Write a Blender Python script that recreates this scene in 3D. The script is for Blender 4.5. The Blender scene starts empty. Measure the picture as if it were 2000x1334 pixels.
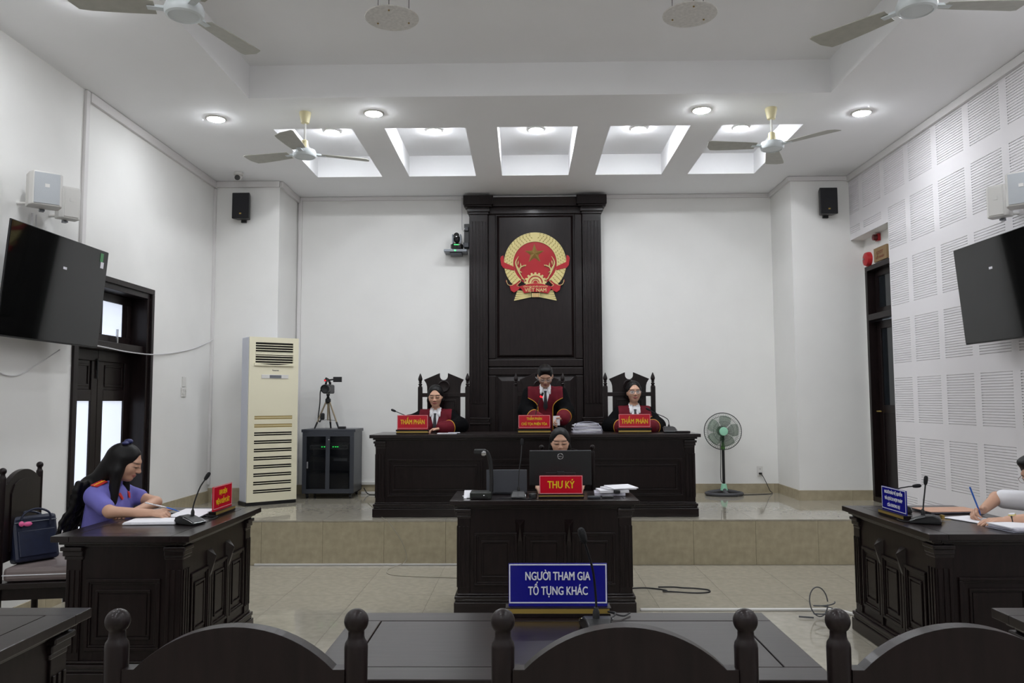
import bpy, bmesh, math, random
import numpy as np
from mathutils import Vector, Matrix, geometry as mgeo
random.seed(4); rng = np.random.default_rng(4)
PI = math.pi; R = math.radians
scene = bpy.context.scene
COL = scene.collection

# ---------------------------------------------------------------- camera
FPX, CAMZ = 1560.0, 1.58
yaw, pitch, roll = math.atan(25/FPX), math.atan(117/FPX), R(.25)
fw = Vector((-math.sin(yaw)*math.cos(pitch), math.cos(yaw)*math.cos(pitch), math.sin(pitch)))
r0 = fw.cross(Vector((0, 0, 1))).normalized(); u0 = r0.cross(fw)
rx = math.cos(roll)*r0 - math.sin(roll)*u0; ux = math.sin(roll)*r0 + math.cos(roll)*u0
cam = bpy.data.cameras.new('camera'); cam.sensor_fit = 'HORIZONTAL'; cam.sensor_width = 36
cam.lens = FPX/2000*36; cam.clip_start = .05; cam.clip_end = 60
camo = bpy.data.objects.new('camera', cam); COL.objects.link(camo)
camo.matrix_world = Matrix(((rx.x, ux.x, -fw.x, 0), (rx.y, ux.y, -fw.y, 0), (rx.z, ux.z, -fw.z, CAMZ), (0, 0, 0, 1)))
scene.camera = camo

# ---------------------------------------------------------------- world, exposure
W = bpy.data.worlds.new('world'); scene.world = W; W.use_nodes = True
W.node_tree.nodes['Background'].inputs[0].default_value = (.75, .85, 1, 1)
W.node_tree.nodes['Background'].inputs[1].default_value = 1.0
LAMP = 258.0            # downlight lens radiance
PANE = .80            # daylit frosted panes
vs = scene.view_settings
vs.view_transform = 'Standard'; vs.look = 'None'; vs.gamma = 1; vs.use_curve_mapping = False
vs.exposure = 0.0

# ---------------------------------------------------------------- materials
def srgb(c):
    return tuple(((v/255)/12.92 if v/255 <= .04045 else ((v/255+.055)/1.055)**2.4) for v in c)
MATS = {}
def mat(name, col, rough=.5, metal=0, noise=0, scale=8, coat=0, bump=0, stretch=None, emit=0, alpha=1, trans=0, spec=.5, attr=None, col2=None):
    if name in MATS: return MATS[name]
    m = bpy.data.materials.new(name); m.use_nodes = True; MATS[name] = m
    nt = m.node_tree; b = nt.nodes['Principled BSDF']
    c = srgb(col) + (1,)
    b.inputs['Base Color'].default_value = c; b.inputs['Roughness'].default_value = rough
    b.inputs['Metallic'].default_value = metal; b.inputs['Coat Weight'].default_value = coat
    b.inputs['Coat Roughness'].default_value = .15
    b.inputs['Specular IOR Level'].default_value = spec
    b.inputs['Transmission Weight'].default_value = trans; b.inputs['Alpha'].default_value = alpha
    if emit:
        b.inputs['Emission Color'].default_value = c; b.inputs['Emission Strength'].default_value = emit
    if noise or bump:
        tc = nt.nodes.new('ShaderNodeTexCoord'); mp = nt.nodes.new('ShaderNodeMapping')
        nz = nt.nodes.new('ShaderNodeTexNoise')
        nz.inputs['Scale'].default_value = scale; nz.inputs['Detail'].default_value = 6
        if stretch: mp.inputs['Scale'].default_value = stretch
        nt.links.new(tc.outputs['Object'], mp.inputs[0]); nt.links.new(mp.outputs[0], nz.inputs['Vector'])
    if noise:
        rp = nt.nodes.new('ShaderNodeValToRGB')
        c2 = srgb(col2) if col2 else None
        k0, k1 = 1-noise, 1+noise
        rp.color_ramp.elements[0].position = .3; rp.color_ramp.elements[1].position = .7
        rp.color_ramp.elements[0].color = (c2 + (1,)) if c2 else tuple(min(1, v*k0) for v in c[:3]) + (1,)
        rp.color_ramp.elements[1].color = tuple(min(1, v*k1) for v in c[:3]) + (1,)
        nt.links.new(nz.outputs['Fac'], rp.inputs[0]); nt.links.new(rp.outputs[0], b.inputs['Base Color'])
    if attr:
        at = nt.nodes.new('ShaderNodeAttribute'); at.attribute_name = attr
        nt.links.new(at.outputs['Color'], b.inputs['Base Color'])
    if bump:
        bp = nt.nodes.new('ShaderNodeBump'); bp.inputs['Strength'].default_value = bump; bp.inputs['Distance'].default_value = .004
        nt.links.new(nz.outputs['Fac'], bp.inputs['Height']); nt.links.new(bp.outputs[0], b.inputs['Normal'])
    return m
wood = mat('dark_wood', (25, 17, 17), .36, noise=.35, scale=5, stretch=(9, 9, 1.2), bump=.05, spec=.22, coat=.10)
woodh = mat('dark_wood_horizontal', (27, 19, 19), .28, noise=.3, scale=5, stretch=(1.2, 9, 9), bump=.05, spec=.32, coat=.22)
groove = mat('groove_shadow_gap', (14, 10, 10), .7)
wallm = mat('wall_paint', (230, 229, 226), .75, noise=.015, scale=3, bump=.03)
acou = mat('acoustic_board_paint', (226, 223, 225), .75)
slotm = mat('slot_backing_fleece', (176, 173, 174), .9)
ceilm = mat('ceiling_paint', (243, 243, 244), .8, noise=.01, scale=2)
plast = mat('white_plastic', (214, 212, 208), .45)
trunkm = mat('trunking_plastic', (216, 213, 212), .45)
tilem = mat('floor_tile', (163, 157, 143), .06, noise=.10, scale=16, spec=.5)
riserm = mat('riser_tile', (168, 158, 133), .18, noise=.12, scale=14, spec=.4)
basem = mat('skirting_tile', (166, 155, 130), .2, noise=.1, scale=14)
grout = mat('grout', (120, 108, 88), .9)
black = mat('black_plastic', (22, 22, 24), .45)
blackg = mat('black_gloss', (10, 10, 11), .06, spec=.6)
dgrey = mat('dark_grey_metal', (52, 55, 62), .4, noise=.05)
grey = mat('grey_metal', (120, 124, 130), .35, metal=.5)
silver = mat('silver', (190, 190, 192), .25, metal=.9)
chrome = mat('chrome_trim', (205, 208, 212), .15, metal=1)
gold = mat('gold_paint', (208, 194, 132), .42, metal=.1)
goldd = mat('old_gold', (150, 122, 66), .4, metal=.45)
brass = mat('brass_strip', (186, 158, 84), .35, metal=.6)
redp = mat('red_acrylic', (204, 20, 44), .18, spec=.5)
redem = mat('emblem_red', (168, 12, 28), .3)
bluep = mat('blue_acrylic', (26, 26, 132), .14, spec=.5)
yell = mat('yellow_letter', (240, 200, 20), .4)
whitel = mat('white_letter', (225, 225, 232), .4)
pink = mat('pink_border', (232, 170, 178), .4)
paper = mat('paper', (232, 231, 236), .7, noise=.02, scale=40)
paper2 = mat('paper_edge', (196, 194, 206), .8, noise=.2, scale=30, stretch=(1, 1, 12))
cream = mat('cream_enamel', (228, 222, 196), .4)
acside = mat('ac_side_panel', (206, 209, 219), .45)
fancream = mat('fan_cream', (222, 212, 170), .4)
fanblade = mat('fan_blade', (176, 175, 166), .45, noise=.06, scale=20)
fanhub = mat('fan_hub', (214, 220, 222), .3)
redlamp = mat('led_red', (255, 20, 30), .4, emit=3.5)
greenlamp = mat('led_green', (60, 255, 110), .4, emit=2.5)
amberlamp = mat('led_amber', (255, 170, 20), .4, emit=3)
lens = mat('downlight_lens', (246, 250, 255), .4, emit=LAMP)
lensr = mat('recess_lamp_lens', (246, 250, 255), .4, emit=LAMP*1.15)
panem = mat('daylit_frosted_pane', (222, 230, 246), .3, emit=PANE)
glassd = mat('dark_glass', (30, 34, 38), .05, spec=.6)
clear = mat('clear_lens_glass', (235, 240, 242), .03, alpha=.18)
frost = mat('patterned_glass', (222, 219, 214), .35, noise=.14, scale=42, alpha=.8)
screenm = mat('tv_screen', (11, 12, 12), .045, spec=.45)
mint = mat('mint_plastic', (150, 208, 178), .4)
green = mat('green_plastic', (84, 140, 60), .4)
greent = mat('translucent_green_blade', (86, 128, 92), .2, alpha=.35)
brownf = mat('tan_folder', (196, 152, 128), .6, noise=.05)
leather = mat('navy_leather', (30, 36, 58), .45, noise=.15, scale=30, bump=.2)
cushion = mat('taupe_satin', (122, 110, 108), .45, noise=.10, scale=6)
skin = mat('skin', (200, 150, 122), .5, attr='Col')
hairm = mat('black_hair', (9, 7, 8), .5, spec=.25, noise=.3, scale=60, stretch=(3, 3, .6), bump=.25)
robeb = mat('robe_black', (6, 6, 8), .9, spec=.1, noise=.2, scale=12)
robem = mat('robe_maroon', (92, 14, 28), .8, spec=.2, noise=.12, scale=14)
pipe = mat('gold_piping', (206, 150, 40), .5)
shirtw = mat('white_shirt', (222, 222, 226), .75, noise=.02, scale=20)
uniform = mat('violet_shirt', (108, 104, 182), .75, noise=.05, scale=14)
darkcl = mat('dark_cloth', (34, 33, 40), .85)
tie = mat('black_tie', (20, 20, 28), .6)
emred = mat('epaulette_red', (196, 40, 36), .6)
bluepen = mat('blue_pen', (36, 96, 190), .3)
cablek = mat('black_cable', (30, 30, 32), .6)
cablew = mat('white_cable', (206, 204, 206), .5)
redplast = mat('alarm_red', (176, 26, 34), .35)
tan = mat('exit_board', (138, 112, 76), .6, noise=.06)

# ---------------------------------------------------------------- mesh helpers
class MB:
    def __init__(s): s.v = []; s.f = []
    def add(s, vs_, fs): o = len(s.v); s.v += [tuple(p) for p in vs_]; s.f += [tuple(i+o for i in q) for q in fs]; return s
    def box(s, x0, y0, z0, x1, y1, z1):
        x0, x1 = sorted((x0, x1)); y0, y1 = sorted((y0, y1)); z0, z1 = sorted((z0, z1))
        return s.add([(x0,y0,z0),(x1,y0,z0),(x1,y1,z0),(x0,y1,z0),(x0,y0,z1),(x1,y0,z1),(x1,y1,z1),(x0,y1,z1)],
                     [(0,3,2,1),(4,5,6,7),(0,1,5,4),(1,2,6,5),(2,3,7,6),(3,0,4,7)])
    def cbox(s, c, d, rot=None):
        o = len(s.v); x, y, z = (v/2 for v in d); t = MB().box(-x,-y,-z,x,y,z)
        M = rot if rot else Matrix.Identity(3)
        return s.add([Vector(c)+M@Vector(p) for p in t.v], t.f)
    def loft(s, rings, cap=True, close=True):
        n = len(rings[0]); o = len(s.v)
        for r_ in rings: s.v += [tuple(p) for p in r_]
        for i in range(len(rings)-1):
            for j in range(n if close else n-1):
                k = (j+1) % n; s.f.append((o+i*n+j, o+i*n+k, o+(i+1)*n+k, o+(i+1)*n+j))
        if cap: s.f.append(tuple(o+j for j in range(n))[::-1]); s.f.append(tuple(o+(len(rings)-1)*n+j for j in range(n)))
        return s
    def lathe(s, prof, seg=20, at=(0,0,0), axis=None, cap=True):
        M = Vector((0,0,1)).rotation_difference(Vector(axis)).to_matrix() if axis else Matrix.Identity(3)
        return s.loft([[Vector(at)+M@Vector((max(r_,1e-4)*math.cos(2*PI*j/seg), max(r_,1e-4)*math.sin(2*PI*j/seg), z)) for j in range(seg)] for r_, z in prof], cap)
    def tube(s, pts, r=.01, seg=8, closed=False):
        pts = [Vector(p) for p in pts]; n = len(pts); rings = []; up = None
        for i, p in enumerate(pts):
            a = pts[(i-1) % n] if closed or i > 0 else p; b = pts[(i+1) % n] if closed or i < n-1 else p
            d = (b-a)
            d = d.normalized() if d.length > 1e-9 else Vector((0,0,1))
            if up is None: up = Vector((0,0,1)) if abs(d.z) < .9 else Vector((1,0,0))
            x = up.cross(d)
            if x.length < 1e-5: x = Vector((0,1,0)).cross(d)
            x.normalize(); y = d.cross(x); up = y
            rr = r[i] if isinstance(r, (list, tuple)) else r
            rings.append([p+x*rr*math.cos(2*PI*j/seg)+y*rr*math.sin(2*PI*j/seg) for j in range(seg)])
        if closed: rings.append(rings[0]); return s.loft(rings, False)
        return s.loft(rings)
    def prism(s, poly, h, M=None, at=(0,0,0)):
        """poly in local xy, extruded along local z by h; M maps local to parent"""
        M = M if M else Matrix.Identity(3); n = len(poly); o = len(s.v)
        area = sum(poly[i][0]*poly[(i+1)%n][1]-poly[(i+1)%n][0]*poly[i][1] for i in range(n))
        if area < 0: poly = poly[::-1]
        for z in (0, h): s.v += [tuple(Vector(at)+M@Vector((p[0], p[1], z))) for p in poly]
        tris = mgeo.tessellate_polygon([[Vector((p[0], p[1], 0)) for p in poly]])
        for t in tris:
            a, b, c = t
            ar = (poly[b][0]-poly[a][0])*(poly[c][1]-poly[a][1])-(poly[c][0]-poly[a][0])*(poly[b][1]-poly[a][1])
            if ar < 0: a, c = c, a
            s.f.append((o+c, o+b, o+a)); s.f.append((o+n+a, o+n+b, o+n+c))
        for i in range(n):
            k = (i+1) % n; s.f.append((o+i, o+k, o+n+k, o+n+i))
        return s
    def ell(s, c, r_, seg=12, rings=8, M=None):
        M = M if M else Matrix.Identity(3)
        return s.loft([[Vector(c)+M@Vector((r_[0]*math.sin(t)*math.cos(2*PI*j/seg), r_[1]*math.sin(t)*math.sin(2*PI*j/seg), -r_[2]*math.cos(t))) for j in range(seg)]
                       for t in [max(.02, min(PI-.02, PI*i/rings)) for i in range(rings+1)]])
    def ring(s, x0, z0, x1, z1, w, y0, y1, plane='xz'):
        """rectangular frame in the xz plane between depths y0,y1"""
        for a in ((x0,z0,x1,z0+w),(x0,z1-w,x1,z1),(x0,z0+w,x0+w,z1-w),(x1-w,z0+w,x1,z1-w)):
            if plane == 'xz': s.box(a[0],y0,a[1],a[2],y1,a[3])
            elif plane == 'yz': s.box(y0,a[0],a[1],y1,a[2],a[3])
            else: s.box(a[0],a[1],y0,a[2],a[3],y1)
        return s
    def mesh(s, name, m=None, smooth=False, ang=.7):
        me = bpy.data.meshes.new(name); me.from_pydata(s.v, [], s.f); me.update()
        if m: me.materials.append(m)
        if smooth:
            me.polygons.foreach_set('use_smooth', [True]*len(me.polygons)); me.set_sharp_from_angle(angle=ang)
        return me
    def build(s, name, m, parent=None, smooth=False, bevel=0, loc=None, rz=0, ang=.7):
        return link(name, s.mesh(name, m, smooth, ang), parent, bevel, loc, rz)
def link(name, me, parent=None, bevel=0, loc=None, rz=0):
    o = bpy.data.objects.new(name, me); COL.objects.link(o)
    if parent: o.parent = parent
    if loc: o.location = loc
    if rz: o.rotation_euler.z = rz
    if bevel:
        b = o.modifiers.new('bevel', 'BEVEL'); b.width = bevel; b.segments = 2; b.limit_method = 'ANGLE'; b.angle_limit = R(40)
    return o
def tag(o, label, cat, group=None):
    o['label'] = label; o['category'] = cat
    if group: o['group'] = group
    return o
def struct(o, label=None, cat=None):
    o['kind'] = 'structure'
    if label: o['label'] = label; o['category'] = cat
    return o
def thing(name, label, cat, loc=(0,0,0), rz=0, group=None):
    o = bpy.data.objects.new(name, None); COL.objects.link(o); o.empty_display_size = .1
    o.location = loc; o.rotation_euler.z = rz
    return tag(o, label, cat, group)
def copy_tree(o, parent=None):
    c = o.copy(); COL.objects.link(c)
    if parent: c.parent = parent
    for ch in list(o.children): copy_tree(ch, c)
    return c
_tc = {}
def _glyphs(s, size, ext):
    """baseline-left text as (verts, faces) without self-overlapping horns"""
    key = (s, size, ext)
    if key in _tc: return _tc[key]
    cu = bpy.data.curves.new('t', 'FONT'); cu.body = s; cu.size = size; cu.align_x = 'LEFT'; cu.align_y = 'TOP_BASELINE'; cu.extrude = ext; cu.resolution_u = 3
    t = bpy.data.objects.new('t', cu); COL.objects.link(t)
    dg = bpy.context.evaluated_depsgraph_get(); me = bpy.data.meshes.new_from_object(t.evaluated_get(dg))
    bpy.data.objects.remove(t); bpy.data.curves.remove(cu)
    n = len(me.vertices); co = np.empty(n*3); me.vertices.foreach_get('co', co); r_ = (co.reshape(-1, 3), [tuple(p.vertices) for p in me.polygons]); bpy.data.meshes.remove(me)
    _tc[key] = r_
    return r_
HORN = {'Ờ': 'Ò', 'Ợ': 'Ọ', 'Ơ': 'O', 'Ớ': 'Ó', 'Ư': 'U', 'Ừ': 'Ù', 'Ự': 'Ụ'}
def text(s, size, m, parent, loc, rot=(PI/2,0,0), width=None, ext=.001, bold=.018, sx=.8, name='lettering'):
    base = ''.join(HORN.get(c_, c_) for c_ in s)
    co, fs = _glyphs(base, size, ext); co = co.copy(); fs = list(fs)
    cap = _glyphs('H', size, ext)[0][:, 1].max()
    for i, c_ in enumerate(s):
        if c_ in HORN:
            xr = _glyphs(base[:i]+('O' if HORN[c_] in 'ÒỌOÓ' else 'U'), size, ext)[0][:, 0].max()
            w_ = .075*size; x0, y0 = xr-.055*size, cap*.80
            P2 = [(x0, y0), (x0+w_*1.1, y0+w_*.5), (x0+w_*1.5, y0+w_*1.3), (x0+w_*1.5, y0+w_*2.4), (x0+w_*.55, y0+w_*2.4), (x0+w_*.5, y0+w_*1.5), (x0-w_*.2, y0+w_*.9)]
            mb = MB().prism(P2, 2*ext, None, (0, 0, -ext)); o_ = len(co); co = np.r_[co, np.array(mb.v)]; fs += [tuple(q+o_ for q in f) for f in mb.f]
    if width: sx = width/max(1e-6, co[:, 0].max()-co[:, 0].min())
    co[:, 0] = (co[:, 0]-(co[:, 0].max()+co[:, 0].min())/2)*sx; co[:, 1] -= cap/2
    n = len(co); b_ = bold*size; vv = []; ff = []
    for k_, (dx, dy) in enumerate(((-b_, 0), (b_, 0), (0, b_*.6), (0, -b_*.6)) if bold else ((0, 0),)):   # heavier strokes
        vv += [(p[0]+dx, p[1]+dy, p[2]+.00004*k_) for p in co]; ff += [tuple(i+k_*n for i in q) for q in fs]
    me = bpy.data.meshes.new(name); me.from_pydata(vv, [], ff); me.update()
    me.materials.clear(); me.materials.append(m); me.name = name
    o = link(name, me, parent); o.location = loc; o.rotation_euler = rot
    return o
def spline(pts, n=8):
    """Catmull-Rom through points"""
    P = [Vector(p) for p in pts]; P = [P[0]*2-P[1]] + P + [P[-1]*2-P[-2]]; out = []
    for i in range(1, len(P)-2):
        for k in range(n):
            t = k/n; a, b, c, d = P[i-1:i+3]
            out.append(.5*((2*b)+(c-a)*t+(2*a-5*b+4*c-d)*t*t+(3*b-a-3*c+d)*t**3))
    return out + [P[-2]]
# ================================================================ ROOM
XL, XR, YB, YF, ZC, HP = -3.70, 3.84, 10.12, -4.2, 4.22, .43
PY = 7.87                                   # platform edge
XR2 = XR+.15                                # wall behind the acoustic lining
# floor with tiles
fl = struct(MB().box(XL-.3, YF-.3, -.12, XR+.5, PY, -.004).build('floor', grout))
TJ = 1.62
def tiles_xy(parent, x0, x1, y0, y1, z, th, m, xs=TJ, ys=PY, p=.6, gap=.0022):
    base = {}
    i0 = math.floor((x0-xs)/p); j0 = math.floor((y0-ys)/p)
    for i in range(i0, math.ceil((x1-xs)/p)):
        for j in range(j0, math.ceil((y1-ys)/p)):
            a, b = max(x0, xs+i*p), min(x1, xs+(i+1)*p); c, d = max(y0, ys+j*p), min(y1, ys+(j+1)*p)
            if b-a < .03 or d-c < .03: continue
            key = (round(b-a, 3), round(d-c, 3))
            if key not in base:
                w, h = (b-a)/2-gap/2, (d-c)/2-gap/2
                base[key] = MB().box(-w, -h, -th, w, h, 0).mesh('tile', m)
            o = link('tile', base[key], parent); o.location = ((a+b)/2, (c+d)/2, z)
tiles_xy(fl, XL, XR, .2, PY, 0, .012, tilem)
MB().box(XL, YF, -.012, XR, .197, 0).build('tile_field', tilem, fl)
# platform
pl = struct(MB().box(XL-.3, PY+.014, -.1, XR+.5, YB+.3, HP-.014).build('floor_platform', grout))
tiles_xy(pl, XL, XR2, PY, YB, HP, .014, tilem, ys=PY)
rb = {}
k = math.floor((XL-TJ)/.6)
while TJ+k*.6 < XR:
    a, b = max(XL, TJ+k*.6), min(XR, TJ+(k+1)*.6); k += 1
    if b-a < .03: continue
    key = round(b-a, 3)
    if key not in rb: rb[key] = MB().box(-(b-a)/2+.0012, 0, .002, (b-a)/2-.0012, .014, HP-.016).mesh('riser_tile', riserm)
    link('riser_tile', rb[key], pl).location = ((a+b)/2, PY+.0, 0)
# back wall, pillars
struct(MB().box(XL-.3, YB, -.1, XR+.5, YB+.2, 4.7).build('wall_back', wallm))
struct(MB().box(XL-.05, 9.35, HP-.05, -2.92, YB+.02, ZC+.05).build('wall_pillar_left', wallm))
struct(MB().box(3.155, 9.35, HP-.05, XR2+.02, YB+.02, ZC+.05).build('wall_pillar_right', wallm))
# left wall with door opening (y 6.50-7.80, z 0-2.67)
DL0, DL1, DLZ = 6.50, 7.80, 2.66
wl = MB().box(XL-.3, YF, -.1, XL, DL0, 4.7).box(XL-.3, DL1, -.1, XL, YB+.1, 4.7).box(XL-.3, DL0, DLZ, XL, DL1, 4.7)
struct(wl.build('wall_left', wallm))
struct(MB().box(XL-.3, YF-.2, -.1, XR+.5, YF, 4.7).build('wall_rear', wallm))
# right wall: masonry + acoustic lining with door recess (y 8.40-9.35, z -3.45)
DR0, DR1, DRZ = 8.40, 9.30, 3.12
wr = MB().box(XR2, YF, -.1, XR2+.25, DR0, 4.7).box(XR2, DR1, -.1, XR2+.25, YB+.1, 4.7).box(XR2, DR0, DRZ, XR2+.25, DR1, 4.7)
wr.box(XR+.012, YF, -.02, XR2, 8.38, ZC+.2).box(XR+.012, 8.38, 3.452, XR2, 9.35, ZC+.2)
wro = struct(wr.build('wall_right', wallm))
# perforated acoustic boards, one part each; slots are recessed cells
PW, PH, PYP, PZP = .446, .462, .545, .599
def slot_board(w, h, nr, nc, full=True):
    mb = MB(); ys = []; zs = []
    cw, ch = w/nc, h/nr
    # strips: full-width land, then slot row alternating land / recess
    z = -h/2; x = 0.0; dep = .006
    for r_ in range(nr):
        zl0, zl1 = z, z+ch*.70; zs1 = z+ch
        mb.add([(0,-w/2,zl0),(0,w/2,zl0),(0,w/2,zl1),(0,-w/2,zl1)], [(3,2,1,0)])
        for c in range(nc):
            y0 = -w/2+c*cw; ya = y0+cw*.26; y1 = y0+cw
            mb.add([(0,y0,zl1),(0,ya,zl1),(0,ya,zs1),(0,y0,zs1)], [(3,2,1,0)])
            mb.add([(0,ya,zl1),(0,y1,zl1),(0,y1,zs1),(0,ya,zs1),(dep,ya,zl1),(dep,y1,zl1),(dep,y1,zs1),(dep,ya,zs1)],
                   [(7,6,5,4),(0,1,5,4)[::-1],(1,2,6,5)[::-1],(2,3,7,6)[::-1],(3,0,4,7)[::-1]])
        z += ch
    return mb
_bm = {}
def board_mesh(w, nr):
    key = (round(w, 3), nr)
    if key not in _bm:
        h = PH*nr/20
        mb = slot_board(w, h, nr, max(3, round(28*w/PW)))
        me = mb.mesh('acoustic_board', acou); me.materials.append(slotm)
        # the recess floors take the dark backing fleece
        idx = [1 if all(me.vertices[v].co.x > .003 for v in p.vertices) else 0 for p in me.polygons]
        me.polygons.foreach_set('material_index', idx); _bm[key] = me
    return _bm[key]
def placed(y0, y1, z0, z1):
    return not (y1 > 8.36 and z0 < 3.46)
# the plain lining field is cut around the boards: border strips in the plane x=XR
cells = []
yc0 = 6.895
for i in range(-14, 6):
    y0 = yc0+i*PYP; y1 = min(y0+PW, 9.345)
    if y1-y0 < .06 or y0 < -.6: continue
    for j in range(-1, 7):
        z0 = .742+j*PZP; n = 20
        if j == 6: continue
        if j == -1:
            z0 = .20; n = 18
        if j == 5: n = 17
        h = PH*n/20
        if y1 > 8.37:
            if z0 < 3.46:
                # shortened row above / beside the door recess
                if y0 < 8.28:
                    cells.append((y0, 8.36, z0, n, h)); continue
                if j == 4 and z0+h > 3.5:
                    n2 = int((z0+h-3.49)/(PH/20)); 
                    if n2 > 1: cells.append((y0, y1, z0+h-n2*PH/20, n2, n2*PH/20))
                continue
        cells.append((y0, y1, z0, n, h))
for (y0, y1, z0, n, h) in cells:
    o = link('acoustic_board', board_mesh(y1-y0, n), wro); o.location = (XR, (y0+y1)/2, z0+h/2)
lin = MB()
# lining skin: horizontal/vertical strips left over between the boards
ymin = min(c[0] for c in cells)
zed = sorted({round(v, 4) for c in cells for v in (c[2], c[2]+c[4])} | {-.01, ZC, 3.452})
yed = sorted({round(v, 4) for c in cells for v in (c[0], c[1])} | {YF, 8.38, 9.35})
occ = lambda y, z: any(c[0]-1e-3 < y < c[1]+1e-3 and c[2]-1e-3 < z < c[2]+c[4]+1e-3 for c in cells)
for a, b in zip(zed[:-1], zed[1:]):
    run = None
    for c, d in zip(yed[:-1], yed[1:]):
        my, mz = (c+d)/2, (a+b)/2
        solid = not occ(my, mz) and not (my > 8.38 and mz < 3.452)
        if solid: run = (run[0], d) if run else (c, d)
        if (not solid or d == yed[-1]) and run:
            lin.box(XR, run[0], a, XR+.012, run[1], b); run = None
lin.build('lining_sheet', acou, wro)
# ceiling
CT0, CT1, CTY = -2.39, 2.645, 6.74
RX = [(-2.424,-1.663), (-1.345,-.562), (-.256,.522), (.835,1.607), (1.912,2.685)]
RY0, RY1, RZ = 7.53, 9.19, 4.465
c = MB()
c.box(XL-.1, YF-.1, ZC, CT0, CTY, 4.62).box(CT1, YF-.1, ZC, XR2+.1, CTY, 4.62)
c.box(CT0, YF-.1, 4.515, CT1, CTY, 4.62)
c.box(XL-.1, CTY, ZC, XR2+.1, RY0, 4.62).box(XL-.1, RY1, ZC, XR2+.1, YB+.1, 4.62)
xs = [XL-.1]+[v for r_ in RX for v in r_]+[XR2+.1]
for i in range(0, len(xs), 2): c.box(xs[i], RY0, ZC, xs[i+1], RY1, 4.62)
for a, b in RX: c.box(a, RY0, RZ, b, RY1, 4.62)
struct(c.build('ceiling', ceilm))
# trims: trunking along the ceiling and up the corners
def trim(n, *boxes, m=trunkm):
    b = MB()
    for q in boxes: b.box(*q)
    return struct(b.build('trim_%d' % n, m, bevel=.003))
trim(1, (XL, 6.56, ZC-.085, XL+.03, 9.35, ZC-.003))
trim(2, (XL+.03, 9.315, ZC-.075, -2.92, 9.349, ZC-.003), (-2.92, 9.35, ZC-.075, -2.885, YB, ZC-.003))
trim(3, (-2.885, YB-.03, ZC-.05, -.80, YB, ZC-.003), (1.06, YB-.03, ZC-.05, 3.12, YB, ZC-.003), (-.8, YB-.02, ZC-.035, 1.06, YB, ZC-.003))
trim(4, (3.12, 9.35, ZC-.055, 3.154, YB, ZC-.003), (3.12, 9.318, ZC-.055, XR, 9.349, ZC-.003))
trim(5, (XR-.035, YF, ZC-.075, XR-.0005, 9.318, ZC-.003))
trim(6, (XL, 6.50, 2.9, XL+.025, 6.555, ZC-.003))
trim(7, (-2.905, YB-.03, HP+.12, -2.86, YB, ZC-.05))
trim(8, (XL, 9.31, HP+.2, XL+.028, 9.349, ZC-.09))
trim(9, (-2.06, YB-.03, HP+.115, -1.55, YB, HP+.15), (-2.06, YB-.045, HP+.001, -1.5, YB-.013, HP+.03), m=plast)
# skirting tiles
def skirting(n, runs):
    bx = bpy.data.objects.new('baseboard_'+n, None); COL.objects.link(bx); bx['kind'] = 'structure'
    for (x0, y0, x1, y1, z0, h) in runs:
        L = math.hypot(x1-x0, y1-y0); cnt = max(1, math.ceil(L/.6)); d = ((x1-x0)/L, (y1-y0)/L)
        for i in range(cnt):
            a, b = i*.6+.001, min(L, (i+1)*.6)-.001
            if b-a < .02: continue
            mb = MB().cbox(((b-a)/2, -.006, h/2), (b-a, .012, h))
            o = mb.build('skirting_tile', basem, bx); o.location = (x0+d[0]*a, y0+d[1]*a, z0); o.rotation_euler.z = math.atan2(d[1], d[0])
skirting('back', [(-2.90, YB, 3.155, YB, HP, .115)])
skirting('pillar_right', [(3.155, YB-.012, 3.155, 9.338, HP, .115), (3.155, 9.35, XR2, 9.35, HP, .115)])
skirting('pillar_left', [(XL, 9.35, -2.92, 9.35, HP, .16), (-2.92, 9.35, -2.92, YB-.012, HP, .115)])
skirting('left', [(XL, 7.89, XL, 9.338, HP, .13), (XL, .2, XL, 6.42, 0, .115)])
# ---------------------------------------------------------------- left double door with frosted panes
dl = bpy.data.objects.new('door_1', None); COL.objects.link(dl); struct(dl, 'dark wooden double door with bright frosted panes behind the left television', 'door')
dl.location = (XL, DL0, 0); wdt = DL1-DL0
MB().ring(0, 0, wdt, DLZ, .06, -.20, -.001, 'yz').build('door_frame', wood, dl, bevel=.004)
MB().ring(-.05, -.0, wdt+.04, DLZ+.04, .05, .001, .022, 'yz').build('architrave', wood, dl, bevel=.004)
MB().box(-.2, .06, 2.06, -.03, wdt-.06, 2.13).build('transom_bar', wood, dl, bevel=.004)
xd = -.18
def leaf(y0, y1, hinge):
    L = MB().ring(y0, .02, y1, 2.06, .10, xd-.02, xd+.02, 'yz').box(xd-.02, y0+.1, 1.60, xd+.02, y1-.1, 1.70).box(xd-.02, y0+.1, .30, xd+.02, y1-.1, .42)
    lf = L.build('door_leaf', wood, dl, bevel=.004)
    MB().box(xd-.008, y0+.1, .42, xd+.002, y1-.1, 1.60).build('pane', panem, lf)
    MB().box(xd-.012, y0+.1, 1.70, xd+.008, y1-.1, 1.96).ring(y0+.13, 1.73, y1-.13, 1.93, .02, xd+.008, xd+.016, 'yz').build('upper_panel', wood, lf, bevel=.004)
    MB().box(xd-.012, y0+.1, .12, xd+.008, y1-.1, .30).build('lower_panel', wood, lf, bevel=.004)
    return lf
lf = leaf(.06, .655, 0); leaf(.66, wdt-.06, 1)
MB().tube([(xd+.03, .63, 1.98), (xd+.03, .63, 1.80)], .008).box(xd+.018, .62, 1.88, xd+.035, .64, 1.96).build('bolt', black, lf)
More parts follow.
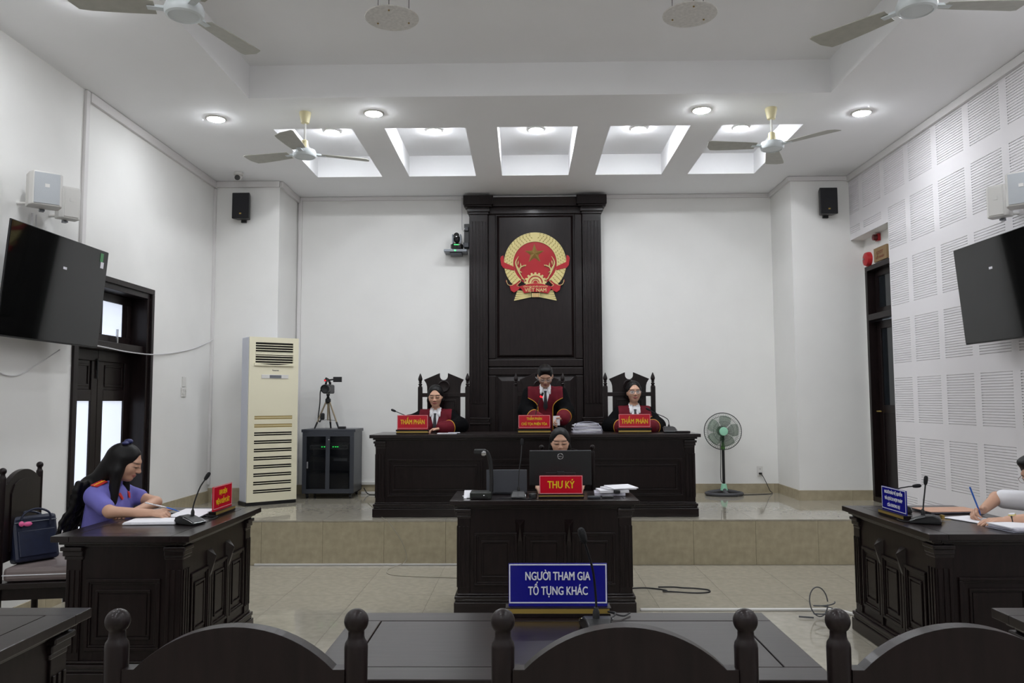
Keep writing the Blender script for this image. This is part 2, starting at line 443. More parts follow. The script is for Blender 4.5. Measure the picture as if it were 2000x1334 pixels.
MB().ring(.06, 2.13, wdt-.06, DLZ-.06, .08, xd-.02, xd+.02, 'yz').box(xd-.02, .61, 2.21, xd+.02, .71, DLZ-.14).build('transom_frame', wood, dl, bevel=.004)
MB().box(xd-.006, .14, 2.17, xd+.002, .61, DLZ-.14).build('transom_pane', panem, dl)
MB().box(xd-.006, .71, 2.17, xd+.002, 1.09, DLZ-.14).build('transom_pane', panem, dl)
MB().box(xd-.02, 1.09, 2.13, xd+.01, wdt-.06, DLZ-.06).build('transom_panel', wood, dl)
# ---------------------------------------------------------------- right door (dark, glazed)
dr = bpy.data.objects.new('door_2', None); COL.objects.link(dr); struct(dr, 'tall dark door with dark glass in the recess at right', 'door'); dr.location = (XR2, DR0, HP)
hd = DRZ-HP; wd = DR1-DR0
MB().ring(0, 0, wd, hd, .055, -.02, .14, 'yz').build('door_frame', wood, dr, bevel=.004)
MB().box(-.02, .055, 2.06, .12, wd-.055, 2.13).build('transom_bar', wood, dr, bevel=.004)
lf = MB().ring(.06, .01, wd-.06, 2.05, .09, .07, .11, 'yz').box(.07, .15, 1.0, .11, wd-.15, 1.09).build('door_leaf', wood, dr, bevel=.004)
MB().box(.086, .15, 1.09, .094, wd-.15, 1.96).build('pane', glassd, lf); MB().box(.08, .15, .1, .10, wd-.15, 1.0).build('lower_panel', wood, lf)
MB().tube([(.06, .80, 1.02), (.02, .80, 1.02), (.02, .70, 1.02)], .008).build('handle', brass, lf, smooth=True)
MB().ring(.06, 2.13, wd-.06, hd-.055, .07, .07, .11, 'yz').build('transom_frame', wood, dr); MB().box(.086, .13, 2.2, .094, wd-.13, hd-.125).build('transom_pane', glassd, dr)
# ---------------------------------------------------------------- downlights
def downlight(x, y, z, label, r_=.078, m=None, dome=.9):
    t = thing('downlight', label, 'ceiling light', (x, y, z), group='round white downlights')
    MB().lathe([(r_, -.001), (r_+.018, -.001), (r_+.018, -.006), (r_+.004, -.014), (r_, -.014), (r_, -.001)], 28, cap=False).build('trim_ring', plast, t, smooth=True)
    MB().lathe([(.001, -.002), (r_-.001, -.002), (r_-.001, -.012), (r_*.8, -.012-.010*dome), (r_*.5, -.012-.016*dome), (.001, -.012-.019*dome)], 28).build('lens', m or lens, t, smooth=True)
for i, (a, b) in enumerate(RX):
    downlight((a+b)/2, 8.30, RZ, 'round lit downlight inside the %s of the five square ceiling recesses' % ('leftmost', 'second from left', 'middle', 'second from right', 'rightmost')[i], .075, lensr, 1.3)
for x, y, l in [(-2.86,7.21,'lit downlight in the flat ceiling at far left, left of the rear ceiling fan'), (-1.37,7.11,'lit downlight right of the left rear ceiling fan'),
                (1.62,7.11,'lit downlight left of the right rear ceiling fan'), (3.11,7.22,'lit downlight in the flat ceiling at far right beside the slotted wall'),
                (-2.89,4.98,'lit downlight at the top left edge above the left television')]:
    downlight(x, y, ZC, l)
NTH = ('first', 'second', 'third', 'fourth')
for i, y in enumerate((2.76, .54, -1.68)):  # strip rows carried on out of view at the same spacing, also as fill
    for x, sd in ((-2.89, 'left'), (3.11, 'right')): downlight(x, y, ZC, '%s unseen downlight in the %s ceiling strip counted from the television backwards' % (NTH[i], sd))
downlight(3.11, 4.98, ZC, 'downlight in the right ceiling strip near the right television')
for i, y in enumerate((2.6, .9, -.8, -2.5)):  # unseen tray lamps, added to brighten the ceiling and the near room
    for x, sd in ((-1.1, 'left'), (1.35, 'right')): downlight(x, y, 4.515, '%s added fill downlight, out of view behind the hanging glass discs, %s half of the ceiling tray' % (NTH[i], sd))
# ---------------------------------------------------------------- ceiling fans
def fan(x, y, zt, zh, angs, label):
    t = thing('ceiling_fan', label, 'ceiling fan', (x, y, zh), group='white ceiling fans')
    H_ = zt-zh
    MB().lathe([(.052, H_), (.052, H_-.02), (.036, H_-.10), (.02, H_-.105)], 20).build('canopy', fancream, t, smooth=True)
    MB().tube([(0,0,.06), (0,0,H_-.09)], .011).build('rod', plast, t, smooth=True)
    MB().lathe([(.018, .14), (.03, .13), (.038, .05), (.03, .045)], 16).build('coupling', fancream, t, smooth=True)
    MB().lathe([(.04, .052), (.095, .045), (.105, .02), (.105, -.005), (.098, -.018), (.085, -.024), (.08, -.018), (.02, -.02)], 28).build('motor_housing', fanhub, t, smooth=True, ang=.5)
    bl = MB()
    # blade: tapered, slightly pitched, swept tip
    out = [(a, b*1.3) for a, b in [(.15,-.045),(.30,-.058),(.48,-.068),(.545,-.066),(.585,-.02),(.600,.055),(.575,.064),(.42,.056),(.26,.05),(.15,.042)]]
    top = [(a, b, .004+.16*b) for a, b in out]; bot = [(a, b, .0+.16*b) for a, b in out]
    n = len(out); bl.v = top+bot; bl.f = [tuple(range(n)), tuple(range(2*n-1, n-1, -1))]+[(i, n+i, n+(i+1)%n, (i+1)%n) for i in range(n)]
    me = bl.mesh('blade', fanblade)
    ir = MB().box(.085, -.02, -.006, .19, .02, .0).box(.09, -.012, -.008, .15, .012, .012).mesh('blade_iron', fanhub)
    for a in angs:
        o = link('blade', me, t); o.rotation_euler.z = R(a); o.location = (0, 0, .012)
        link('blade_iron', ir, o)
    return t
fan(-1.863, 4.217, 4.515, 3.72, (71, 195, 313), 'near ceiling fan at top left, cut by the picture edge')
fan(2.155, 4.26, 4.515, 3.72, (129, 2, 249), 'near ceiling fan at top right, cut by the picture edge')
fan(-1.994, 7.09, ZC, 3.823, (22, 164, 268), 'rear ceiling fan at left under the leftmost ceiling recess')
fan(2.243, 7.10, ZC, 3.857, (183, 315, 71), 'rear ceiling fan at right under the rightmost ceiling recess')
# ---------------------------------------------------------------- pendant glass discs
def pendant(x, y, z, label):
    t = thing('pendant_lamp', label, 'ceiling lamp', (x, y, z), group='round patterned glass ceiling lamps')
    MB().lathe([(.001,0),(.176,0),(.18,.004),(.176,.008),(.001,.008)], 40).build('glass_disc', frost, t, smooth=True)
    for a in (90-60, 150, 270):
        p = (.12*math.cos(R(a)), .12*math.sin(R(a)))
        MB().tube([(p[0], p[1], .008), (p[0], p[1], 4.515-z)], .0022, 6).build('wire', black, t)
        MB().lathe([(.006,-.006),(.006,.0),(.004,.002)], 10, (p[0],p[1],0)).build('stud', goldd, t)
    MB().lathe([(.07, 4.515-z-.001), (.07, .30), (.05, .28), (.03, .27)], 24).build('lamp_holder', plast, t, smooth=True)
pendant(-.871, 5.12, 4.12, 'round mottled glass disc lamp hanging at top left of centre')
pendant(1.103, 5.12, 4.12, 'round mottled glass disc lamp hanging at top right of centre')
# ================================================================ FURNITURE
def arc_pts(cx, cy, r_, a0, a1, n): return [(cx+r_*math.cos(R(a0+(a1-a0)*i/n)), cy+r_*math.sin(R(a0+(a1-a0)*i/n))) for i in range(n+1)]
MXZ = Matrix(((1,0,0),(0,0,-1),(0,1,0)))          # local xy -> world xz, extrude to -y
def desk(name, label, cat, loc, rz, w, d, h, npan=3, corbel=True, inlay=True, group=None):
    """w x d top centred on loc; panelled front faces local -y; open at the back"""
    t = thing(name, label, cat, loc, rz, group)
    X, Y = w/2, d/2; th = .034
    bw = .105
    if inlay:
        f = MB(); 
        f.box(-X,-Y,h-th,X,-Y+bw,h).box(-X,Y-bw,h-th,X,Y,h).box(-X,-Y+bw,h-th,-X+bw,Y-bw,h).box(X-bw,-Y+bw,h-th,X,Y-bw,h)
        f.build('top_frame', woodh, t, bevel=.003)
        MB().box(-X+bw+.004,-Y+bw+.004,h-th+.004,X-bw-.004,Y-bw-.004,h-.0008).build('top_panel', woodh, t)
        MB().box(-X+bw-.01,-Y+bw-.01,h-th-.004,X-bw+.01,Y-bw+.01,h-th+.003).build('top_backing', groove, t)
    else:
        MB().box(-X,-Y,h-th,X,Y,h).build('top', woodh, t, bevel=.004)
    o = .018
    def band(z0, z1, ins):
        return (( -X+ins,-Y+ins,z0, X-ins,-Y+ins+.05,z1), (-X+ins,-Y+ins+.05,z0,-X+ins+.05,Y-ins,z1), (X-ins-.05,-Y+ins+.05,z0,X-ins,Y-ins,z1))
    mo = MB()
    for z0, z1, ins in ((h-th-.018,h-th,.030),(h-th-.032,h-th-.018,.050)):
        for b in band(z0, z1, ins): mo.box(*b)
    mo.build('cornice', woodh, t, bevel=.005)
    for sx in (-1, 1):
        for sy in (-1, 1):
            cp = MB()
            for z0, z1, e in ((h-th-.055,h-th-.032,.030),(h-th-.085,h-th-.055,.020),(h-th-.105,h-th-.085,.012)):
                xa, xb = sorted((sx*(X-.065+e), sx*(X-.065-.095))); ya, yb = sorted((sy*(Y-.065+e), sy*(Y-.065-.095)))
                cp.box(xa, ya, z0, xb, yb, z1)
            cp.build('capital', woodh, t, bevel=.005)
    ins = .065; zt = h-th-.032; zb = .13
    fr = MB().box(-X+ins,-Y+ins,zb,X-ins,-Y+ins+.022,zt)
    fr.build('front_board', wood, t)
    for s in (-1, 1):
        MB().box(s*(X-ins),-Y+ins+.022,zb,s*(X-ins-.022),Y-ins,zt).build('side_board', wood, t)
    pq = MB()
    for z0, z1, i2 in ((.002,.085,.030),(.085,.105,.040),(.105,.13,.034),(.13,.145,.05)):
        for b in band(z0, z1, i2): pq.box(*b)
    pq.build('plinth', woodh, t, bevel=.005)
    # fluted corner pilasters
    pw = .085
    for sx in (-1, 1):
        xa, xb = sorted((sx*(X-ins+.008), sx*(X-ins-pw)))
        p = MB().box(xa,-Y+ins-.010,.145,xb,-Y+ins,zt)
        for k in range(3):
            xc = xa+(k+.5)*(xb-xa)/3; p.box(xc-.008,-Y+ins-.016,.19,xc+.008,-Y+ins-.010,zt-.13)
        p.build('pilaster', wood, t, bevel=.002)
        for ye in (-1, 1):
            ya, yb = sorted((ye*(Y-ins+.008*(ye<0)), ye*(Y-ins-pw)))
            p = MB().box(sx*(X-ins),ya,.145,sx*(X-ins+.010),yb,zt)
            for k in range(3):
                yc = ya+(k+.5)*(yb-ya)/3; p.box(sx*(X-ins+.010),yc-.008,.19,sx*(X-ins+.016),yc+.008,zt-.13)
            p.build('pilaster', wood, t, bevel=.002)
    def field(u0, u1, z0, z1, face):
        a = MB(); q = MB()
        def put(mb, u0_, z0_, u1_, z1_, wd_, d0, d1):
            if face == 'f': mb.ring(u0_,z0_,u1_,z1_,wd_,-Y+ins-d1,-Y+ins-d0)
            else:
                s = 1 if face == 'r' else -1; mb.ring(u0_,z0_,u1_,z1_,wd_,s*(X-ins+d0),s*(X-ins+d1),'yz')
        put(a,u0,z0,u1,z1,.018,0,.014); put(a,u0+.018,z0+.018,u1-.018,z1-.018,.012,0,.008)
        put(a,u0+.055,z0+.06,u1-.055,z1-.06,.014,0,.010)
        pn = a.build('panel_moulding', wood, t, bevel=.003)
        m_ = .075
        if face == 'f': q.box(u0+m_,-Y+ins-.006,z0+m_+.01,u1-m_,-Y+ins,z1-m_-.01)
        else:
            s = 1 if face == 'r' else -1; q.box(s*(X-ins),u0+m_,z0+m_+.01,s*(X-ins+.006),u1-m_,z1-m_-.01)
        q.build('raised_panel', wood, pn)
    u0, u1 = -X+ins+pw+.03, X-ins-pw-.03; gap = .045
    pwid = (u1-u0-gap*(npan-1))/npan
    for k in range(npan):
        a = u0+k*(pwid+gap); field(a, a+pwid, .20, h-.245, 'f')
        if corbel and k < npan-1:
            xc = a+pwid+gap/2
            w_ = -Y+ins; zc_ = h-.150
            MB().add([(xc-.036,w_,zc_),(xc+.036,w_,zc_),(xc,w_-.045,zc_-.042),(xc-.020,w_,zc_-.20),(xc+.020,w_,zc_-.20)], [(0,2,1),(0,3,2),(1,2,4),(2,3,4),(0,1,4,3)]).build('corbel', woodh, t)
            MB().box(xc-.012,-Y+ins-.012,.145,xc+.012,-Y+ins,h-.26).build('divider', wood, t)
    for s in 'lr': field(-Y+ins+pw+.03, Y-ins-pw-.03, .20, h-.245, s)
    return t
desk('judges_bench', 'long dark carved judges bench on the platform below the emblem', 'bench', (.0925, 8.415, HP+.001), 0, 3.31, .79, .82, 3, False, False)
desk('clerk_desk', 'dark carved desk in the middle with a red sign and computer monitor', 'desk', (.14, 6.375, .001), 0, 1.42, .66, .839)
desk('prosecutor_desk', 'dark carved desk at left where the woman in violet writes', 'desk', (-2.262, 5.09, .001), PI/2, 1.22, .78, .839, group='carved side desks')
desk('advocate_desk', 'dark carved desk at right with a blue sign and open papers', 'desk', (2.61, 5.11, .001), -PI/2, 1.22, .78, .839, group='carved side desks')
desk('litigant_table', 'dark table in the centre foreground with a large blue sign', 'table', (.113, 2.53, .001), PI, 1.42, .68, .839, group='tables in the foreground row')
desk('litigant_table', 'dark table corner at the bottom left edge', 'table', (-2.287, 2.60, .001), PI, 1.42, .68, .839, group='tables in the foreground row')
desk('litigant_table', 'dark table corner at the bottom right edge', 'table', (2.365, 2.595, .001), PI, 1.42, .68, .839, group='tables in the foreground row')
# ---------------------------------------------------------------- arched-back chairs
def turned_post(h):
    b = [(.0228*math.cos(R(a)), h-.0228+.0228*math.sin(R(a))) for a in range(-50, 86, 12)]
    return [(.020,0),(.0215,.02),(.0215,h-.135),(.0218,h-.070),(.0205,h-.062),(.0165,h-.056),(.0150,h-.050),(.0150,h-.044)]+b+[(.001, h)]
def arch_chair(name, label, loc, rz, h=1.19, w=.452, cush=True, group='arched wooden chairs', dp=.46, ct=.512):
    """faces local +y; back at y=0"""
    t = thing(name, label, 'chair', loc, rz, group)
    for s in (-1, 1):
        MB().lathe(turned_post(h), 24, (s*w/2, 0, .002)).build('back_post', wood, t, smooth=True, ang=1.0)
    # arched back board
    hw = w/2-.018; zs = h-.105; zt = h-.028; half = hw-.022
    rr = (half**2+(zt-zs)**2)/(2*(zt-zs)); a0 = math.degrees(math.asin(min(1, half/rr)))
    poly = [(-hw, .56), (hw, .56), (hw, zs)] + arc_pts(0, zt-rr, rr, 90-a0, 90+a0, 22) + [(-hw, zs)]
    MB().prism(poly, .032, MXZ, (0, .016, 0)).build('back_board', wood, t, bevel=.004)
    pin = [(-hw+.07,.62),(hw-.07,.62),(hw-.07,zs-.07)] + arc_pts(0, zt-rr-.06, rr, 90-a0*.6, 90+a0*.6, 12) + [(-hw+.07,zs-.07)]
    MB().prism(pin, .008, MXZ, (0, .024, 0)).build('back_panel', wood, t, bevel=.003)
    MB().box(-w/2-.02,-.02,.40,w/2+.02,dp,.44).build('seat', woodh, t, bevel=.006)
    ap = [(-w/2,.40),(-w/2,.32)] + [(-w/2+.06+(w-.12)*i/12, .33+.035*math.sin(PI*i/12)) for i in range(13)] + [(w/2,.32),(w/2,.40)]
    MB().prism(ap, .02, MXZ, (0,dp-.01,0)).build('apron', wood, t)
    for s in (-1, 1):
        MB().box(s*(w/2-.02),.02,.33,s*(w/2),dp-.03,.40).build('side_rail', wood, t)
        MB().lathe([(.016,.002),(.021,.05),(.024,.25),(.026,.40)], 12, (s*(w/2-.01), dp-.03, 0)).build('front_leg', wood, t, smooth=True)
    if cush:
        q = MB().box(-w/2,.02,.441,w/2,dp,ct).build('cushion', cushion, t, bevel=.025)
        zc_ = (.441+ct)/2; pts = [(-w/2-.002,.018,zc_),(w/2+.002,.018,zc_),(w/2+.002,dp+.002,zc_),(-w/2-.002,dp+.002,zc_)]
        MB().tube(pts, .004, 6, True).build('piping', shirtw, q)
    return t
arch_chair('arched_chair', 'dark arched chair back in the centre foreground before the blue sign', (.182, 1.53, .001), 0)
arch_chair('arched_chair', 'dark arched chair back at left in the foreground', (-.545, 1.53, .001), 0)
arch_chair('arched_chair', 'dark arched chair back cut off at bottom right', (.805, 1.53, .001), 0)
arch_chair('arched_chair', 'dark arched chair behind the clerk, only its knobs showing', (.37, 7.16, .001), PI)
bagchair = arch_chair('arched_chair', 'arched chair with taupe cushion holding the navy bag at left', (-3.405, 5.40, .001), -PI/2+R(10), 1.165, .56, dp=.56, ct=.53)
# ---------------------------------------------------------------- judges' high chairs
def judge_chair(label, x, y):
    t = thing('judge_chair', label, 'chair', (x, y, HP+.001), PI, 'high carved judge chairs')
    h, w = 1.47, .535
    for s in (-1, 1):
        p = MB().box(s*w/2-.025,-.025,.002,s*w/2+.025,.025,h-.155).build('back_post', wood, t, bevel=.006)
        MB().lathe([(.022,h-.158),(.024,h-.15),(.016,h-.145),(.016,h-.137),(.022,h-.13),(.022,h-.122),(.014,h-.114),(.014,h-.107),(.022,h-.10),(.015,h-.093),
                    (.024,h-.075),(.0245,h-.06),(.019,h-.04),(.009,h-.015),(.002,h)], 16, (s*w/2, 0, 0)).build('spear_finial', wood, p, smooth=True, ang=1.0)
    top = h+.002
    half = [(.045,top),(.045,top-.03)] 
    right = [(.187,.50),(.187,top-.21),(.190,top-.15),(.200,top-.115),(.226,top-.075)]
    notch = arc_pts(0, top-.034, .045, 0, -180, 12)
    poly = [(-.187,.50)] + right + [(.046, top)] + notch + [(-.046, top)] + [(-a, b) for a, b in right[::-1][:-1]]
    MB().prism(poly, .03, MXZ, (0,.015,0)).build('back_board', wood, t, bevel=.004)
    MB().box(-w/2,-.018,top-.27,w/2,.024,top-.225).build('back_rail', wood, t, bevel=.003)
    MB().ring(-.145,.60,.145,top-.30,.02,.015,.026).build('panel_moulding', wood, t, bevel=.003)
    MB().lathe([(.001,0),(.065,0),(.07,.006),(.06,.012),(.05,.008),(.001,.010)], 24, (0,.015,top-.15), (0,1,0)).build('medallion', wood, t, smooth=True)
    MB().box(-w/2,-.02,.40,w/2,.48,.45).build('seat', woodh, t, bevel=.008)
    MB().box(-w/2+.04,.03,.451,w/2-.04,.47,.49).build('cushion', cushion, t, bevel=.015)
    for s in (-1, 1):
        MB().box(s*w/2-.022,.43,.002,s*w/2+.022,.475,.62).build('front_leg', wood, t, bevel=.004)
        MB().loft([[(s*w/2-.028,-.0,.62),(s*w/2+.028,0,.62),(s*w/2+.028,0,.655),(s*w/2-.028,0,.655)],
                   [(s*w/2-.03,.3,.605),(s*w/2+.03,.3,.605),(s*w/2+.03,.3,.645),(s*w/2-.03,.3,.645)],
                   [(s*w/2-.034,.50,.62),(s*w/2+.034,.50,.62),(s*w/2+.034,.50,.665),(s*w/2-.034,.50,.665)]]).build('armrest', wood, t, bevel=.006)
    return t
judge_chair('carved high chair behind the left seated judge', -.917, 9.03)
judge_chair('carved high chair behind the standing judge, against the dark panel', .163, 9.13)
judge_chair('carved high chair behind the right seated judge with spectacles', 1.172, 9.03)
# ---------------------------------------------------------------- stool of the prosecutor (mostly hidden)
st = thing('stool', 'dark wooden stool under the man in the white shirt', 'stool', (3.31, 4.90, .001), 0)
MB().box(-.2,-.2,.40,.2,.2,.44).build('seat', woodh, st, bevel=.006); MB().box(-.19,-.19,.441,.19,.19,.475).build('cushion', cushion, st, bevel=.012)
for sx in (-1, 1):
    for sy in (-1, 1): MB().box(sx*.17-.018,sy*.17-.018,.001,sx*.17+.018,sy*.17+.018,.40).build('leg', wood, st)
# ---------------------------------------------------------------- backdrop panel with pilasters
bd = thing('wall_panelling', 'tall dark wooden wall panel with fluted pilasters behind the judges', 'wall panel', (.137, YB, HP+.001), 0)
zt = 4.19-HP
MB().box(-.60,-.06,0,.60,-.001,zt-.01).build('back_board', wood, bd)
MB().box(-.60,-.10,zt-.13,.60,-.06,zt-.01).build('frieze', woodh, bd, bevel=.004)
MB().ring(-.60,1.58,.60,zt-.13,.10,-.085,-.06).build('frame', wood, bd, bevel=.012)
MB().loft([[(-.485,-.062,1.70),(.485,-.062,1.70),(.485,-.062,zt-.245),(-.485,-.062,zt-.245)],
           [(-.455,-.092,1.73),(.455,-.092,1.73),(.455,-.092,zt-.275),(-.455,-.092,zt-.275)]]).build('raised_panel', wood, bd)
MB().ring(-.60,.60,.60,1.575,.10,-.085,-.06).build('frame', wood, bd, bevel=.012)
MB().loft([[(-.485,-.062,.72),(.485,-.062,.72),(.485,-.062,1.46),(-.485,-.062,1.46)],
           [(-.43,-.092,.775),(.43,-.092,.775),(.43,-.092,1.405),(-.43,-.092,1.405)]]).build('raised_panel', wood, bd)
MB().box(-.60,-.09,0,.60,-.06,.58).build('lower_board', wood, bd)
for s in (-1, 1):
    xa, xb = sorted((s*.60, s*.835)); xm = (xa+xb)/2
    p = MB().box(xa,-.12,.95,xb,-.001,zt-.24).build('pilaster', wood, bd, bevel=.004)
    f = MB()
    for k in range(5):
        xc = xa+.033+k*(xb-xa-.066)/4; f.box(xc-.011,-.134,1.12,xc+.011,-.12,zt-.33)
    f.build('fluting', wood, p, bevel=.004)
    cp = MB()
    for z0, z1, e, dd in ((zt-.24,zt-.21,.012,.135),(zt-.21,zt-.17,.028,.15),(zt-.17,zt-.15,.020,.145),(zt-.15,zt-.125,.055,.175),(zt-.125,zt-.005,.072,.185)):
        cp.box(xa-e,-dd,z0,xb+e,-.001,z1)
    cp.build('capital', wood, bd, bevel=.006)
    bs = MB()
    for z0, z1, e, dd in ((0,.86,.02,.15),(.86,.885,.035,.16),(.885,.92,.015,.15),(.92,.95,.028,.155)):
        bs.box(xa-e,-dd,z0,xb+e,-.001,z1)
    bs.build('pedestal', wood, bd, bevel=.006)
# ---------------------------------------------------------------- national emblem
em = thing('emblem', 'round gold and red national emblem with a star on the dark panel', 'emblem', (.134, YB-.094, 3.335), 0)
U = .435/530.0                                     # one drawing unit (image crop pixel) in metres
def ep(x, y): return ((x-662)*U, (600-y)*U)
E_at = lambda d: (0, -d, 0)
def epoly(pts, d0, d1, m, name, parent=em, bevel=0, smooth=False):
    return MB().prism([ep(*p) for p in pts], d1-d0, MXZ, E_at(d0)).build(name, m, parent, bevel=bevel)
ring_o = [(665+480*math.cos(R(a)), 612+478*math.sin(R(a))) for a in np.linspace(-230, 50, 60)]
ring_i = [(663+335*math.cos(R(a)), 615+335*math.sin(R(a))) for a in np.linspace(50, -230, 60)]
epoly(ring_o+ring_i, .0, .022, gold, 'wreath', bevel=.004)
epoly([(663+345*math.cos(R(a)), 615+345*math.sin(R(a))) for a in np.linspace(0, 354, 60)], 0, .010, redem, 'disc')
gr = MB()
for rr_, n in ((362, 34), (398, 37), (434, 40), (464, 42)):
    for i in range(n):
        a = -228+276*i/(n-1)
        if abs(((a+90+180) % 360)-180) < 6: continue
        x, y = ep(664+rr_*math.cos(R(a)), 613+rr_*math.sin(R(a)))
        rot = Matrix.Rotation(-R(a)+R(62 if math.cos(R(a)) > 0 else 118), 3, 'Y')
        gr.ell((x, -.022, y), (.0135, .006, .0062), 6, 4, rot)
g = gr.build('rice_grains', mat('grain_gold', (176, 160, 96), .45, metal=.2), em, smooth=True); g['kind'] = 'stuff'
st_ = MB(); sp = []
for i in range(10):
    rr_ = 158 if i % 2 == 0 else 62; a = -90+36*i; sp.append(ep(655+rr_*math.cos(R(a)), 468+rr_*math.sin(R(a))))
cx_, cy_ = ep(655, 468)
st_.v = [(p[0], -.011, p[1]) for p in sp]+[(cx_, -.036, cy_)]; st_.f = [((i+1) % 10, i, 10) for i in range(10)]
st_.build('star', goldd, em)
def gear():
    pts = []
    for i in range(9):
        a = 184+172*i/8
        for da, rr_ in ((-6.5, 146), (-4.6, 172), (4.6, 172), (6.5, 146)): pts.append((668+rr_*math.cos(R(a+da)), 925+rr_*.98*math.sin(R(a+da))))
    return pts+[(820, 945), (515, 945)]
gp = epoly(gear(), .008, .020, gold, 'gear', bevel=.002)
for r1, r2, m_ in ((112, 96, redem), (62, 50, redem), (36, 0.1, redem)):
    q = [(668+r1*math.cos(R(a)), 922+r1*math.sin(R(a))) for a in np.linspace(180, 360, 24)]+[(668+r2*math.cos(R(a)), 922+r2*math.sin(R(a))) for a in np.linspace(360, 180, 24)]
    epoly(q, .020, .0235, m_, 'gear_groove', gp)
for s in (-1, 1):
    fx = lambda x, s=s: 664+s*(x-664)
    # ears of rice leaning inwards
    pts = [(fx(x), y) for x, y in [(825,900),(905,770),(950,660),(960,590),(918,508)]]
    MB().tube([(ep(*p)[0], -.022, ep(*p)[1]) for p in [tuple(v)[:2] for v in spline([(a, b, 0) for a, b in pts], 6)]], [.003+.008*math.sin(PI*i/24) for i in range(25)], 6).build('rice_ear', gold, em, smooth=True)
    pts = [(fx(x), y) for x, y in [(840,880),(905,760),(890,680),(830,655),(800,640)]]
    MB().tube([(ep(*p)[0], -.020, ep(*p)[1]) for p in [tuple(v)[:2] for v in spline([(a, b, 0) for a, b in pts], 6)]], [.003+.006*math.sin(PI*i/24) for i in range(25)], 6).build('rice_ear', gold, em, smooth=True)
    lf_ = MB()
    for (x, y, dx, dy) in [(880,690,10,-85),(910,720,40,-70),(850,650,-50,5),(870,760,45,-20),(820,880,60,-40),(930,640,-10,-70)]:
        a = ep(fx(x), y); b = ep(fx(x+dx), y+dy)
        lf_.tube([(a[0],-.022,a[1]),((a[0]+b[0])/2,-.028,(a[1]+b[1])/2),(b[0],-.022,b[1])], [.004,.009,.001], 6)
    lf_.build('rice_leaves', gold, em, smooth=True)
    # side ribbons
    epoly([(fx(x), y) for x, y in [(1150,490),(1185,505),(1200,540),(1185,645),(1150,690),(985,730),(990,670),(1140,600)]], .018, .030, redem, 'ribbon', bevel=.003)
    epoly([(fx(x), y) for x, y in [(905,885),(960,925),(1040,955),(1095,935),(1110,860),(1118,905),(1060,960),(1040,1040),(990,1072),(930,1035),(895,1000),(930,965),(890,915)]], .014, .034, redem, 'ribbon', bevel=.003)
    ln = [(fx(x), y) for x, y in [(1105,880),(1085,945),(1030,960),(960,925),(910,880),(885,900),(945,955),(915,980)]]
    MB().tube([(p[0]*1, -.036, p[1]) for p in [ep(v[0], v[1]) for v in spline([(a, b, 0) for a, b in ln], 5)]], .004, 6).build('ribbon_edge', gold, em)
    for k in range(5):
        o_ = k*26
        epoly([(fx(x), y) for x, y in [(725, 1140-o_*.55), (725, 1118-o_*.55), (985-o_*.45, 1170-o_*1.32), (992-o_*.45, 1196-o_*1.32)]], .004, .016, gold, 'stalk')
epoly([(410,980),(560,940),(668,928),(780,940),(925,985),(900,1030),(862,1092),(735,1066),(600,1064),(495,1085),(460,1030)], .026, .040, redem, 'banner', bevel=.003)
epoly([(612,1080),(735,1080),(732,1142),(612,1142)], .010, .024, gold, 'binding')
for k in range(4): epoly([(636+k*25,1080),(642+k*25,1080),(642+k*25,1142),(636+k*25,1142)], .024, .026, redem, 'binding_groove')
x, z = ep(668, 1034); text('VIỆT NAM', .062, gold, em, (x, -.041, z), width=.27, ext=.002, name='banner_lettering')
x, z = ep(668, 982); text('CỘNG HÒA XÃ HỘI CHỦ NGHĨA', .024, gold, em, (x, -.041, z), width=.31, ext=.001, name='banner_lettering')
# ---------------------------------------------------------------- floor-standing air conditioner
ac = thing('air_conditioner', 'tall cream floor-standing air conditioner by the left pillar', 'air conditioner', (-2.897, 9.118, HP+.001), R(38))
MB().box(-.29,-.03,.04,.29,.19,1.89).build('side_panel', acside, ac, bevel=.008)
MB().box(-.30,-.035,0,.29,.19,.04).build('base', black, ac)
f = MB()
# front shell: ring around grilles
f.box(-.285,-.05,.04,.29,-.03,.135).box(-.285,-.05,.135,-.215,-.03,1.89).box(.225,-.05,.135,.29,-.03,1.89)
f.box(-.215,-.05,1.05,.225,-.03,1.57).box(-.215,-.05,1.83,.225,-.03,1.89)
for k in range(10): z = .135+k*.0915; f.box(-.215,-.05,z+.040,.225,-.03,z+.0915)
fp = f.build('front_panel', cream, ac)
MB().box(-.22,-.035,.13,.23,-.031,1.06).build('intake_recess', groove, ac); MB().box(-.22,-.035,1.57,.23,-.031,1.83).build('outlet_recess', groove, ac)
for k in range(10):
    z = .135+k*.0915
    MB().box(-.215,-.052,z+.016,.225,-.04,z+.023).build('intake_slat', cream if k < 8 else fancream, ac)
MB().box(-.218,-.046,.86,.228,-.035,1.055).build('blank_intake', mat('intake_tan', (176,156,104), .5), ac)
for k in range(2):
    for j in range(4):
        z = 1.59+k*.125+j*.028; MB().box(-.215,-.054,z,.225,-.034,z+.008).build('outlet_louvre', cream, ac)
MB().box(-.215,-.056,1.69,.225,-.036,1.712).build('outlet_bar', cream, ac, bevel=.003)
lip = [(-.23,1.565),(.23,1.565)]+[(.23-.46*i/16, 1.575-.02*math.sin(PI*i/16)+.02) for i in range(17)]
MB().prism(lip, .018, MXZ, (0,-.048,0)).build('outlet_lip', cream, ac)
MB().box(-.145,-.056,1.42,.17,-.05,1.465).build('control_panel', plast, ac, bevel=.006); MB().box(-.05,-.059,1.427,.085,-.055,1.459).build('display', grey, ac)
text('Panasonic', .022, dgrey, ac, (.02,-.051,1.515), width=.075, ext=.0006)
